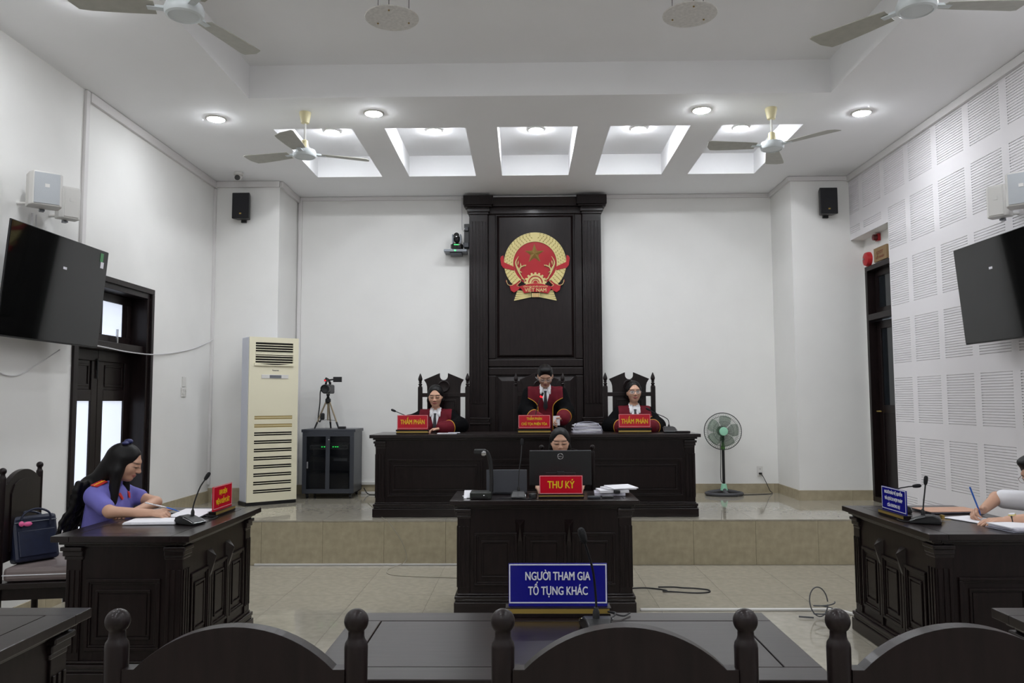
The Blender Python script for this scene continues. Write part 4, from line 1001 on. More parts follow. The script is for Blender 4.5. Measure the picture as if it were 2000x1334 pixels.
sheets('document_stack', 'stack of printed papers on a clear folder at the right edge', (2.83, 4.66, DT+.001), R(8), [(0,0,0,.30,.22,.006,0,0,film),(.01,0,.007,.29,.21,.012,3,0,paper2),(-.005,.005,.020,.28,.20,.006,-2,0,paper)])
fo = thing('folder', 'tan document folder lying on the right desk behind the papers', 'folder', (2.79, 5.40, DT+.001), R(4))
MB().box(-.18,-.11,0,.18,.11,.004).box(-.18,-.11,.004,-.176,.11,.010).build('back_cover', darkcl, fo); MB().box(-.18,-.11,.010,.18,.11,.014).build('front_cover', brownf, fo, bevel=.001); MB().box(-.172,-.104,.004,.172,.104,.010).build('papers', paper2, fo)
gl = thing('key_ring', 'small keys lying on the right desk beside the microphone', 'keys', (2.55, 5.00, DT+.001), 0)
MB().tube([(.012*math.cos(a), .012*math.sin(a), .003) for a in np.linspace(0, 5.8, 12)], .0018, 5, True).build('ring', goldd, gl); MB().box(.01,-.004,.002,.05,.004,.005).box(.005,.01,.006,.02,.04,.03).build('key', brass, gl)
# ---------------------------------------------------------------- clerk computer
mo = thing('monitor', 'black computer monitor seen from behind on the clerk desk', 'monitor', (.280, 6.47, DT+.001), 0)
MB().box(-.248,-.012,.065,.248,.012,.342).build('rear_shell', mat('monitor_shell', (24,25,27), .35, noise=.2, scale=90), mo, bevel=.006)
MB().box(-.12,-.020,.075,.12,-.012,.17).build('rear_bulge', MATS['monitor_shell'], mo, bevel=.006); MB().box(-.240,.012,.072,.240,.014,.336).build('screen', screenm, mo)
MB().box(-.246,-.011,.342,.246,.010,.3445).build('top_edge', grey, mo)
MB().box(-.03,-.04,.008,.03,-.026,.18).build('stand', black, mo, bevel=.004); MB().box(-.10,-.10,0,.10,.07,.008).build('foot', black, mo, bevel=.003)
lg = MB(); lg.tube([(.022*math.cos(a), 0, .022*math.sin(a)) for a in np.linspace(0, 2*PI, 28, endpoint=False)], .0022, 5, True)
lo = lg.build('logo_ring', silver, mo, loc=(0,-.0135,.297)); text('DELL', .013, silver, lo, (0,0,0), width=.034)
lp = thing('laptop', 'grey laptop with open lid left of the monitor', 'laptop', (-.150, 6.44, DT+.001), 0)
MB().box(-.162,.012,0,.162,.235,.016).build('keyboard_base', dgrey, lp, bevel=.004); MB().add([(-.162,.0,.012),(.162,.0,.012),(.162,-.012,.195),(-.162,-.012,.195),(-.162,.008,.012),(.162,.008,.012),(.162,-.004,.195),(-.162,-.004,.195)], [(0,1,2,3),(7,6,5,4),(0,4,5,1),(1,5,6,2),(2,6,7,3),(3,7,4,0)]).build('lid', mat('laptop_lid', (84,86,92), .38, metal=.2), lp, bevel=.003)
dc = thing('document_camera', 'black document camera with upright arm at the left of the clerk desk', 'document camera', (-.335, 6.20, DT+.001), 0)
MB().box(-.088,-.085,0,.075,.085,.050).build('base', mat('olive_black', (36,40,36), .4), dc, bevel=.006); MB().box(-.075,-.088,.006,.05,-.085,.018).build('front_slot', groove, dc); MB().box(-.05,-.05,.050,-.01,-.02,.052).build('buttons', dgrey, dc)
MB().tube(spline([(.070,.02,.045),(.072,.02,.15),(.064,.02,.27),(.045,.01,.335),(.025,0,.355)], 6), [.017]*6+[.016]*18+[.018], 10).build('arm', black, dc, smooth=True)
MB().box(-.06,-.03,.335,.03,.03,.372).build('camera_head', black, dc, bevel=.008); MB().lathe([(.014,0),(.019,.004),(.019,.022),(.013,.026)], 16, (.016,-.03,.345), (0,-1,-.3)).build('lens_ring', silver, dc, smooth=True)
MB().lathe([(.006,0),(.006,.012),(.002,.014)], 10, (.02,-.085,.028), (0,-1,0)).build('knob', silver, dc)
tag(MB().box(-.045,-.025,0,.045,.025,.014).build('calculator', black, loc=(.625,6.19,DT+.001), rz=R(5), bevel=.004), 'small black device before the paper bundle on the clerk desk', 'device')
tag(MB().box(-.05,-.02,0,.05,.02,.02).build('stapler', dgrey, loc=(.52,6.15,DT+.001), rz=R(-5), bevel=.006), 'dark grey stapler right of the THƯ KÝ sign', 'stapler')
tag(MB().lathe([(.03,0),(.032,.02),(.028,.035),(.015,.04)], 16).build('cable_puck', black, loc=(.055,6.17,DT+.001), smooth=True), 'black rounded mouse left of the THƯ KÝ sign', 'mouse')
tag(MB().tube(spline([(-.20,6.16,DT+.006),(-.14,6.13,DT+.006),(-.05,6.15,DT+.006),(.0,6.10,DT+.006),(.05,6.13,DT+.006)], 6), .0032, 6).build('desk_cable', cablek), 'black cable trailing along the front of the clerk desk', 'cable')
# ---------------------------------------------------------------- navy bag on the chair
bg = thing('briefcase', 'navy leather briefcase with pink tag leaning on the arched chair', 'bag', (-3.27, 5.36, .535), R(-122))
tl = Matrix.Rotation(R(14), 3, 'X')
def bgm(mb): mb.v = [tuple(tl@Vector(p)) for p in mb.v]; return mb
bgm(MB().box(-.145,-.04,0,.145,.05,.30)).build('body', leather, bg, bevel=.022); bgm(MB().box(-.12,.05,.03,.12,.062,.20)).build('front_pocket', leather, bg, bevel=.006)
for s in (0, 1): bgm(MB().tube(spline([(-.09,.055-.08*s,.22),(-.085,.07-.1*s,.30),(0,.075-.11*s,.335),(.085,.07-.1*s,.30),(.09,.055-.08*s,.22)], 6), .007, 8)).build('handle', leather, bg, smooth=True)
bgm(MB().tube([(-.135,.058,.255),(.135,.058,.255)], .003, 6)).build('zip', grey, bg)
bgm(MB().ell((.06,.075,.24), (.028,.008,.016), 10, 6).ell((.10,.075,.245), (.018,.008,.018), 10, 6)).build('pink_tag', mat('pink_ribbon', (226,96,150), .5), bg, smooth=True)
# ---------------------------------------------------------------- floor trunking and cables
struct(MB().box(.86,6.16,.001,2.33,6.19,.018).build('trim_10', plast, bevel=.004)).rotation_euler.z = R(0)
q = MB(); q.cbox((2.40,6.05,.0095), (.03,.32,.017), Matrix.Rotation(R(28), 3, 'Z')); struct(q.build('trim_11', plast, bevel=.004))
struct(MB().box(-2.64,PY-.022,.001,-.55,PY-.001,.018).build('trim_12', plast, bevel=.004))
tag(MB().tube(spline([(.80,6.86,.005),(.98,6.90,.005),(1.10,6.86,.005),(1.17,6.80,.005),(1.13,6.75,.012),(1.22,6.76,.005),(1.38,6.72,.005),(1.50,6.74,.005),(1.52,6.82,.005),(1.42,6.88,.005),(1.32,6.90,.005),(1.25,6.93,.005),(1.12,6.93,.005)], 6), .006, 6).build('floor_cable', cablek), 'black cable looped on the floor right of the clerk desk', 'cable')
fc = MB().tube([(2.16+.075*math.cos(a), 5.95+.05*math.sin(a), .006+.003*i) for i, a in enumerate(np.linspace(0, 12.5, 40))], .0045, 6)
fc.tube([(2.13+.065*math.cos(a), 5.98+.02*math.sin(a), .115+.10*math.sin(a)) for a in np.linspace(0, 6.1, 30)], .0045, 6).tube([(2.08,5.95,.01),(1.98,5.97,.012)], .006, 6)
tag(fc.build('cable_coil', mat('grey_cable', (82,84,88), .6), smooth=True), 'grey coiled cable on the floor beside the right desk', 'cable')
tag(MB().tube(spline([(-1.80,9.2,HP+.005),(-1.6,8.6,HP+.005),(-1.45,8.1,HP+.005),(-1.38,7.90,HP+.004),(-1.33,7.86,HP-.02),(-1.2,7.855,.22),(-1.16,7.83,.05),(-1.3,7.65,.005),(-1.2,7.4,.005),(-.7,7.3,.005),(-.5,7.28,.005)], 7), .0035, 6).build('floor_cable', mat('beige_cable', (150,144,128), .6)), 'thin pale cable running over the platform edge left of the clerk desk', 'cable')
tag(MB().tube(spline([(-2.02,10.05,HP+.08),(-1.95,10.0,HP+.01),(-1.80,9.95,HP+.006),(-1.6,9.9,HP+.006)], 6), .006, 6).build('rack_cable', cablek), 'black cable leaving the equipment rack along the back wall', 'cable')
co = MB()
for k in range(3): co.tube([(-2.17+.02*k, 5.63+.065*math.cos(a)+.012*k, DT+.075+.066*math.sin(a)) for a in np.linspace(0, 2*PI, 26, endpoint=False)], .007, 6, True)
tag(co.build('cable_coil', mat('light_grey_cable', (150,150,150), .5), smooth=True), 'grey cable coil standing behind the red prosecutor sign', 'cable')
tag(MB().box(-.008,-.008,0,.008,.008,.14).build('remote_control', silver, loc=(XL-.12,7.40,2.131)), 'small pale stick standing on the door transom', 'stick')
# ================================================================ PEOPLE (implicit surfaces meshed with surface nets)
class SDF:
    def __init__(s): s.ops = []
    def cap(s, a, b, ra, rb, k=.02): s.ops.append(('c', np.array(a, float), np.array(b, float), ra, rb, k, 1)); return s
    def ell(s, c, r_, M=None, k=.02, sign=1):
        s.ops.append(('e', np.array(c, float), np.array(r_, float), np.eye(3) if M is None else np.array(M), None, k, sign)); return s
    @staticmethod
    def dist(op, P):
        if op[0] == 'c':
            _, a, b, ra, rb = op[:5]; ab = b-a; L = ab@ab+1e-12
            t = np.clip(((P-a)@ab)/L, 0, 1)
            return np.sqrt(((P-a-t[..., None]*ab)**2).sum(-1))-(ra+(rb-ra)*t)
        _, c, r_, M = op[:4]; q = (P-c)@M
        k0 = np.sqrt(((q/r_)**2).sum(-1))+1e-9; k1 = np.sqrt(((q/(r_*r_))**2).sum(-1))+1e-9
        return k0*(k0-1)/k1
    @staticmethod
    def comb(v, d, k, sign):
        if sign > 0:
            h = np.maximum(k-np.abs(v-d), 0)/k; return np.minimum(v, d)-h*h*k/4
        h = np.maximum(k-np.abs(v+d), 0)/k; return np.maximum(v, -d)+h*h*k/4
    def eval(s, P):
        v = np.full(P.shape[:-1], 9.0)
        for op in s.ops: v = s.comb(v, s.dist(op, P), op[5], op[6])
        return v
    def bbox(s, op):
        if op[0] == 'c':
            r_ = max(op[3], op[4]); return np.minimum(op[1], op[2])-r_, np.maximum(op[1], op[2])+r_
        e = np.abs(op[3])@op[2]; return op[1]-e, op[1]+e
    def mesh(s, h):
        bb = [s.bbox(o) for o in s.ops if o[6] > 0]
        lo = np.min([b[0] for b in bb], 0)-3*h; hi = np.max([b[1] for b in bb], 0)+3*h
        n = np.ceil((hi-lo)/h).astype(int)+1
        V = np.full(n, 1.0, np.float32)
        for op in s.ops:
            a, b = s.bbox(op); mg = op[5]+2.5*h
            i0 = np.maximum(0, np.floor((a-mg-lo)/h).astype(int)); i1 = np.minimum(n, np.ceil((b+mg-lo)/h).astype(int)+1)
            if (i1 <= i0).any(): continue
            ax = [lo[q]+h*np.arange(i0[q], i1[q]) for q in range(3)]
            P = np.stack(np.meshgrid(*ax, indexing='ij'), -1)
            sl = tuple(slice(i0[q], i1[q]) for q in range(3))
            V[sl] = s.comb(V[sl], s.dist(op, P), op[5], op[6])
        ins = V < 0
        c = [ins[i:n[0]-1+i, j:n[1]-1+j, k:n[2]-1+k] for i in (0,1) for j in (0,1) for k in (0,1)]
        cnt = sum(q.astype(np.int8) for q in c); cells = np.argwhere((cnt > 0) & (cnt < 8))
        idx = -np.ones(n-1, np.int32); idx[tuple(cells.T)] = np.arange(len(cells))
        acc = np.zeros((len(cells), 3)); num = np.zeros(len(cells))
        for axis in range(3):
            o1, o2 = [q for q in range(3) if q != axis]
            for u in (0,1):
                for w in (0,1):
                    d0 = np.zeros(3, int); d0[o1] = u; d0[o2] = w; d1 = d0.copy(); d1[axis] = 1
                    A = V[tuple((cells+d0).T)]; B = V[tuple((cells+d1).T)]; m = (A < 0) != (B < 0)
                    t = np.where(m, A/np.where(m, A-B, 1), 0)
                    p = d0+np.outer(t, d1-d0); acc += p*m[:, None]; num += m
        verts = lo+h*(cells+acc/num[:, None])
        quads = []
        for axis in range(3):
            o1, o2 = (axis+1) % 3, (axis+2) % 3
            sl0 = [slice(1, n[q]-1) for q in range(3)]; sl1 = list(sl0); sl0[axis] = slice(0, n[axis]-1); sl1[axis] = slice(1, n[axis])
            A = ins[tuple(sl0)]; B = ins[tuple(sl1)]; e = np.argwhere(A != B)
            if not len(e): continue
            off = np.ones(3, int); off[axis] = 0; p = e+off; fl_ = A[tuple(e.T)]
            def g(a, b):
                d = np.zeros(3, int); d[o1] = -a; d[o2] = -b; return idx[tuple((p+d).T)]
            q = np.stack([g(1,1), g(0,1), g(0,0), g(1,0)], 1); q[~fl_] = q[~fl_][:, ::-1]
            quads.append(q)
        return verts, np.concatenate(quads)
def np_mesh(name, v, f, m, parent, colors=None):
    me = bpy.data.meshes.new(name); me.from_pydata(v.tolist(), [], f.tolist()); me.update(); me.materials.append(m)
    me.polygons.foreach_set('use_smooth', [True]*len(me.polygons))
    if colors is not None:
        a = me.color_attributes.new('Col', 'FLOAT_COLOR', 'POINT'); a.data.foreach_set('color', np.c_[colors, np.ones(len(colors))].astype(np.float32).ravel())
    return link(name, me, parent)
def split_mesh(v, f, mask):
    f2 = f[mask]; u, inv = np.unique(f2, return_inverse=True); return v[u], inv.reshape(f2.shape)
def rotm(yaw_=0, pitch_=0, roll_=0):
    return np.array(Matrix.Rotation(R(yaw_), 3, 'Z') @ Matrix.Rotation(-R(pitch_), 3, 'X') @ Matrix.Rotation(R(roll_), 3, 'Y'))
def hand(S_, wr, d, nrm, th, curl=(35,40,25), spread=.012, thumb=(.6,.6), s=1.0):
    """d: finger direction, nrm: back-of-hand normal, th: thumb side direction"""
    wr, d, nrm, th = (np.array(q, float) for q in (wr, d, nrm, th)); d /= np.linalg.norm(d); th -= d*(th@d); th /= np.linalg.norm(th); nrm = np.cross(d, th)*np.sign(np.dot(np.cross(d, th), nrm) or 1)
    offs = (.031, .0105, -.0105, -.030); lens_ = (.070, .078, .073, .057); base = (.086, .088, .084, .076)
    S_.ell(wr+d*.045*s, np.array((.036, .05, .014))*s, np.stack([th, d, nrm], 1), .012)
    for o_, L, b in zip(offs, lens_, base):
        S_.cap(wr+th*o_*.5*s, wr+(d*b+th*o_)*s, .013*s, .0105*s, .008)
        p = wr+(d*b+th*o_)*s; ang = 0.0; dd = d+th*o_*spread*30; dd /= np.linalg.norm(dd)
        for q, (fr, cu) in enumerate(zip((.45, .32, .23), curl)):
            ang += R(cu); v = dd*math.cos(ang)-nrm*math.sin(ang); p2 = p+v*L*fr*s
            S_.cap(p, p2, (.0098-.0012*q)*s, (.0088-.0012*q)*s, .004); p = p2
    p = wr+(d*.025+th*.022)*s; v = d*.7+th*.75-nrm*.25*thumb[0]; v /= np.linalg.norm(v); p2 = p+v*.042*s
    S_.cap(p, p2, .014*s, .0115*s, .008); v2 = v*.8+d*.6*thumb[1]-nrm*.35*thumb[0]; v2 /= np.linalg.norm(v2)
    S_.cap(p2, p2+v2*.03*s, .011*s, .0095*s, .004); S_.cap(p2+v2*.03*s, p2+v2*.055*s, .0095*s, .0075*s, .004)
def polypatch(S_, U, poly, off, thick, m, name, parent, step=.012, ymax=.45, cross=None):
    """thin cloth patch: outline in upper-body (x,z), laid on the surface from the front"""
    pts = [Vector(p) for p in poly]; n = len(pts); ins = []
    xs_, zs_ = [p.x for p in pts], [p.y for p in pts]
    x = min(xs_)
    def inside(a, b):
        c_ = False
        for i in range(n):
            p, q = pts[i], pts[(i+1) % n]
            if (p.y > b) != (q.y > b) and a < (q.x-p.x)*(b-p.y)/(q.y-p.y)+p.x: c_ = not c_
        return c_
    while x < max(xs_):
        z = min(zs_)
        while z < max(zs_):
            if inside(x, z): ins.append(Vector((x, z)))
            z += step
        x += step
    r_ = mgeo.delaunay_2d_cdt(pts+ins, [(i, (i+1) % n) for i in range(n)], [], 1, 1e-5)
    v2, tris = r_[0], r_[2]
    Q = trace(S_, U, np.array([(p.x, p.y) for p in v2]), off, ymax)
    ok = ~np.isnan(Q[:, 0])
    F = [t for t in tris if all(ok[i] for i in t)]
    if not F: return None
    Q = np.nan_to_num(Q)
    nv = len(Q); back = Q-U(np.array([[0, thick, 0]]))+U(np.array([[0, 0, 0]]))
    me = bpy.data.meshes.new(name); me.from_pydata(np.r_[Q, back].tolist(), [], [tuple(t) for t in F]+[tuple(i+nv for i in t[::-1]) for t in F]); me.materials.append(m); me.update()
    me.polygons.foreach_set('use_smooth', [True]*len(me.polygons))
    # outward orientation
    return link(name, me, parent)
def trace(S_, U, xz, off, ymax=.45):
    o_ = np.c_[xz[:, 0], np.full(len(xz), ymax), xz[:, 1]]; d = -(U(np.array([[0, 1., 0]]))-U(np.zeros((1, 3))))[0]
    P = U(o_); t = np.zeros(len(P))
    for _ in range(90):
        v = S_.eval(P+t[:, None]*d)-off; t += np.clip(v, -.01, .03)*.8
    v = S_.eval(P+t[:, None]*d)-off
    Q = P+t[:, None]*d; Q[(np.abs(v) > .006) | (t > ymax+.2)] = np.nan
    return Q
SK = dict(face=(205,160,134), lip=(172,104,96), brow=(70,52,48), dark=(30,22,22), white=(225,222,218), iris=(38,26,22))
SK = {k_: np.array(srgb(v)) for k_, v in SK.items()}
def person(label, loc, rz, hz, lean, head=(0,0,0), hoff=(0,0,0), arms=None, seated=True, cloth='robe', hair='long', vox=.006, male=False, eyes='down', tone=1.0, knees=None):
    t = thing('person', label, 'person', loc, rz)
    cl, sl = math.cos(R(lean)), math.sin(R(lean)); hip = np.array((0, 0, hz))
    def U(p): p = np.asarray(p, float); return np.stack([p[..., 0], p[..., 1]*cl+p[..., 2]*sl, -p[..., 1]*sl+p[..., 2]*cl], -1)+hip
    def u(*p): return U(np.array(p))
    UM = np.array(Matrix.Rotation(-R(lean), 3, 'X'))
    B, C = SDF(), SDF(); ms = 1.08 if male else 1.0
    def torso(S_, o_, bare=True):
        S_.ell(hip+(0,0,.01), (.165*ms+o_,.12+o_,.12+o_), None, .05)
        S_.ell(u(0,.012,.17), (.135*ms+o_,.105+o_,.16+o_), UM, .06); S_.ell(u(0,.012,.33), (.150*ms+o_,.108+o_,.15+o_), UM, .06)
        if not male: S_.ell(u(.062,.085,.29), (.06+o_,.05+o_,.06+o_), UM, .05); S_.ell(u(-.062,.085,.29), (.06+o_,.05+o_,.06+o_), UM, .05)
        S_.cap(u(-.135*ms,-.005,.415), u(.135*ms,-.005,.415), .050+o_, .050+o_, .05)
        if bare: S_.cap(u(0,-.01,.40), u(0,-.005,.465), .075+o_, .052+o_*.6, .05)
        else: S_.cap(u(0,-.012,.39), u(0,-.012,.420), .078+o_, .052+o_*.5, .05)
    torso(B, 0)
    H = rotm(*head); NB = u(0, -.002, .46); HC = NB+(U(np.array((0,.03,.095)))-hip)+H@np.array((0,.012,.075))+np.array(hoff)
    hp_ = lambda *p: HC+H@np.array(p)
    B.cap(NB-(0,0,.03), hp_(0,-.032,-.05), .052 if male else .046, .048 if male else .039, .025)
    # head
    B.ell(hp_(0,-.016,.034), (.074,.091,.083), H, .02); B.ell(hp_(0,.016,-.034), (.064,.067,.077), H, .035)
    B.ell(hp_(0,.050,-.088), (.027,.026,.022), H, .03); B.ell(hp_(.040,.046,-.022), (.027,.027,.030), H, .02); B.ell(hp_(-.040,.046,-.022), (.027,.027,.030), H, .02)
    B.ell(hp_(0,.066,.028), (.050,.018,.018), H, .02)
    for s in (-1, 1):
        B.ell(hp_(s*.031,.092,.004), (.018,.013,.011), H, .012, -1); B.ell(hp_(s*.031,.073,.003), (.0145,.0125,.0125), H, .006)
        B.ell(hp_(s*(.077 if male else .071),-.012,-.008), (.011,.020,.032), H, .012)
        B.ell(hp_(s*.012,.090,-.032), (.008,.010,.007), H, .008)
    B.cap(hp_(0,.080,.014), hp_(0,.100,-.026), .008, .0115, .014)
    B.ell(hp_(0,.081,-.057), (.022,.009,.0055), H, .006); B.ell(hp_(0,.079,-.067), (.018,.009,.006), H, .006)
    # legs
    if seated:
        for s in (-1, 1):
            hj = hip+(s*.085,.02,-.01); kn = hip+np.array((s*.11,.40,-.02)) if knees is None else np.array((s*knees[0], knees[1], hz-.02)); an = np.array((kn[0], kn[1]+.02, .09))
            B.cap(hj, kn, .078, .055, .04); B.cap(kn, an, .054, .038, .03); B.cap(an+(0,-.02,-.035), an+(0,.12,-.055), .036, .026, .03)
    else:
        for s in (-1, 1):
            hj = hip+(s*.085,0,-.02); kn = np.array((s*.09,.02,hz*.53)); an = np.array((s*.095,-.01,.10))
            B.cap(hj, kn, .085, .058, .04); B.cap(kn, an, .056, .040, .03); B.cap(an+(0,-.02,-.045), an+(0,.13,-.065), .038, .028, .03)
    # arms
    sh = {1: u(.165*ms,-.005,.405), -1: u(-.165*ms,-.005,.405)}
    for s, A in arms.items():
        el, wr = np.array(A['elbow'], float), np.array(A['wrist'], float)
        B.cap(sh[s], el, .045*ms, .036*ms, .03); B.cap(el, wr, .037*ms, .024*ms, .02)
        hand(B, wr, A['d'], A['n'], A['t'], A.get('curl', (35,40,25)), thumb=A.get('thumb', (.6,.6)), s=.98 if male else .92)
    v, f = B.mesh(min(vox, .0042))
    # skin colours: lips, brows, lids, irises
    q = (v-HC)@H; col = np.tile(SK['face']*tone, (len(v), 1))
    front = q[:, 1] > .04
    def blend(mask_d, c_, soft=.004):
        w = (np.clip(1-mask_d/soft, 0, 1)*front)[:, None]; col[:] = col*(1-w)+c_*w
    ed = lambda cx_, cz, rx_, rz_: (np.sqrt(((q[:, 0]-cx_)/rx_)**2+((q[:, 2]-cz)/rz_)**2)-1)*min(rx_, rz_)
    blend(np.maximum(ed(0,-.061,.023,.0095), 0), SK['lip']*tone)
    for s in (-1, 1):
        blend(np.maximum(ed(s*.034,.0245,.017,.0022), 0), SK['brow'])
        if eyes == 'open': blend(np.maximum(ed(s*.031,.003,.0135,.0055), 0), SK['white'], .003); blend(np.maximum(ed(s*.031,.003,.0058,.0056), 0), SK['iris'], .003); blend(np.maximum(ed(s*.031,.009,.015,.0018), 0), SK['dark'], .003)
        else: blend(np.maximum(ed(s*.031,-.002,.0145,.0028), 0), SK['dark'], .004)
    np_mesh('body', v, f, skin, t, col)
    # clothing
    o_ = .014
    torso(C, o_, False)
    def piece(name, S_, m, part=None, pname=None, pm=None):
        v, f = S_.mesh(.0045 if part is not None else vox)
        if part is None: return np_mesh(name, v, f, m, t)
        c_ = v[f].mean(1); mk = part(c_)
        w_ = (c_-hip)@np.linalg.inv(UM).T
        vv = (np.abs(w_[:, 0]) < .052*np.clip((w_[:, 2]-.272)/.19, 0, 1.2)) & (w_[:, 1] > .0) & (w_[:, 2] > .272); mk = mk & ~vv
        a = np_mesh(name, *split_mesh(v, f, ~mk & ~vv), m, t)
        if mk.any(): np_mesh(pname, *split_mesh(v, f, mk), pm, a)
        if vv.any(): np_mesh('shirt_front', *split_mesh(v, f, vv), shirtw, a)
        return a
    L_ = SDF()
    if cloth == 'robe':
        for s, A in arms.items():
            el, wr = np.array(A['elbow'], float), np.array(A['wrist'], float); w2 = el+(wr-el)*.86
            C.cap(sh[s], el, .066*ms, .078, .05); C.cap(el, w2, .078, .076, .04)
        if seated:
            for s in (-1, 1): C.cap(hip+(s*.085,.02,-.01), hip+(s*.12,.40,-.02), .10, .085, .06); C.cap(hip+(s*.12,.40,-.03), (s*.12,.43,.14), .085, .095, .05)
        else:
            C.cap(hip+(0,0,.05), (0,.02,.30), .18, .21, .08); C.cap((-.07,.02,.30), (.07,.02,.30), .20, .20, .05)
        Uinv = lambda p: (p-hip)@np.linalg.inv(UM).T
        Ui = np.linalg.inv(UM)
        def lim(z):      # half width of the maroon panel at height z
            return np.where(z > .375, .176*ms, np.where(z > .25, .080+(.176*ms-.080)*np.clip((z-.25)/.125, 0, 1)**2.6, .080))
        def part(c_):
            w = (c_-hip)@Ui.T
            yk = (np.abs(w[:, 0]) < lim(w[:, 2])) & ((w[:, 1] > .0) | (w[:, 2] > .36)) & (w[:, 2] > -.02)
            for s, A in arms.items():
                el, wr = np.array(A['elbow'], float), np.array(A['wrist'], float); ax_ = (wr-el)/np.linalg.norm(wr-el); L = np.linalg.norm(wr-el)
                tt = (c_-el)@ax_; dd = np.linalg.norm(c_-el-tt[:, None]*ax_, axis=1)
                cf = (tt > L*.55) & (dd < .125); yk = (yk & ~((tt > 0) & (dd < .11))) | cf
            return yk
        rb_ = piece('robe', C, robeb, part, 'maroon_panel', robem)
        CT = SDF(); C, CF = CT, C; torso(CT, o_, False)
        polypatch(C, U, [(-.060,.470),(0,.258),(.060,.470)], .003, .003, shirtw, 'shirt_panel', rb_, .01)
        zz = np.r_[np.linspace(.375, .24, 14), np.linspace(.22, .0, 8)]
        for s in (-1, 1):
            Q = trace(CF, U, np.c_[s*lim(zz), zz], .002); Q = Q[~np.isnan(Q[:, 0])]; Q = Q[((Q-hip)@Ui.T)[:, 1] < .19]
            if len(Q) > 3: MB().tube([tuple(p) for p in Q], .0042, 6).build('gold_piping', pipe, rb_, smooth=True)
        for s, A in arms.items():
            el, wr = np.array(A['elbow'], float), np.array(A['wrist'], float); ax_ = Vector(wr-el).normalized(); ce = Vector(el+(wr-el)*.55)
            x_ = ax_.orthogonal().normalized(); y_ = ax_.cross(x_)
            MB().tube([ce+(x_*math.cos(a)+y_*math.sin(a))*.0785 for a in np.linspace(0, 2*PI, 30, endpoint=False)], .0042, 6, True).build('gold_piping', pipe, rb_, smooth=True)
        co_ = MB(); ring_t = []; ring_b = []; axn = (HC-NB)/np.linalg.norm(HC-NB)
        for i_ in range(41):
            ph = R(20+320*i_/40); fr_ = math.cos(ph); dip = .062*math.exp(-((min(math.degrees(ph), 360-math.degrees(ph))-34)/17)**2)
            dv = np.array((math.sin(ph), math.cos(ph), 0)); ctr = u(0, .002, .474)
            ring_t.append(ctr+dv*.0545+np.array((0, .006, .034-.016*fr_)))
            pb_ = ctr+dv*(.066+.45*dip)+np.array((0, .004, -.004-.006*fr_-dip)); w_ = Ui@(pb_-hip)
            if fr_ > .25:
                pq = trace(CF, U, np.array([[w_[0], w_[2]]]), .009)[0]
                if not np.isnan(pq[0]): pb_ = pq
            ring_b.append(pb_)
        n_ = len(ring_t); co_.v = [tuple(p) for p in ring_t+ring_b]; co_.f = [(i_, i_+1, n_+i_+1, n_+i_) for i_ in range(n_-1)]
        oc = co_.build('shirt_collar', shirtw, rb_, smooth=True); sd = oc.modifiers.new('s', 'SOLIDIFY'); sd.thickness = .005; sd.offset = 0
        polypatch(C, U, [(-.016,.452),(.016,.452),(.011,.425),(.020,.33),(.024,.28),(0,.235),(-.024,.28),(-.020,.33),(-.011,.425)], .011, .005, tie, 'necktie', rb_, .009)
    else:
        for s, A in arms.items():
            el = np.array(A['elbow'], float); e2 = sh[s]+(el-sh[s])*A.get('sleeve', .72)
            C.cap(sh[s], e2, .060*ms, .055*ms, .04)
            if A.get('long'): C.cap(el, np.array(A['wrist'])*.9+el*.1, .052, .036, .03); C.cap(e2, el, .058, .052, .02)
        m = {'uniform': uniform, 'white': shirtw, 'dark': darkcl}[cloth]
        top = piece('shirt', C, m)
        C2 = SDF().cap(NB-(0,0,.035), NB+(HC-NB)*.16, .070, .064, .02); v, f = C2.mesh(vox); np_mesh('collar', v, f, m, top)
        if seated:
            for s in (-1, 1):
                kn = hip+np.array((s*.11,.40,-.02)) if knees is None else np.array((s*knees[0], knees[1], hz-.02))
                L_.cap(hip+(s*.085,.02,-.01), kn, .092, .070, .04); L_.cap(kn, (kn[0], kn[1]+.02, .11), .068, .056, .03)
            L_.ell(hip+(0,0,-.02), (.182*ms,.138,.10), None, .04)
        piece('trousers', L_, darkcl)
        if cloth == 'uniform':
            for s in (-1, 1):
                c0, c1 = u(s*.080,-.005,.488), u(s*.180,-.01,.468); ax_ = Vector(c1-c0).normalized()
                fwv = Vector(u(0,1,0)-u(0,0,0)); nv = ax_.cross(fwv).normalized(); nv = nv if nv.z > 0 else -nv
                M_ = Matrix((ax_, nv.cross(ax_), nv)).transposed()
                ep_ = MB().cbox(Vector((c0+c1)/2)+nv*.010, (.115,.046,.008), M_).build('epaulette', emred, top, bevel=.002)
                for kx in (-.025, .0, .025): MB().ell(Vector((c0+c1)/2)+nv*.016+ax_*kx, (.007,.007,.003), 8, 4, M_).build('gold_star', yell, ep_, smooth=True)
                MB().cbox(Vector((c0+c1)/2)+nv*.0145+ax_*s*0, (.115,.006,.002), M_).build('gold_stripe', yell, ep_)
                tb_ = polypatch(C, U, [(s*.050,.442),(s*.034,.405),(s*.050,.395),(s*.068,.428)], .008, .005, emred, 'collar_tab', top, .008)
            polypatch(C, U, [(.055,.30),(.115,.30),(.115,.32),(.055,.32)], .006, .004, black, 'name_plate', top, .008)
    # hair
    Hs = SDF()
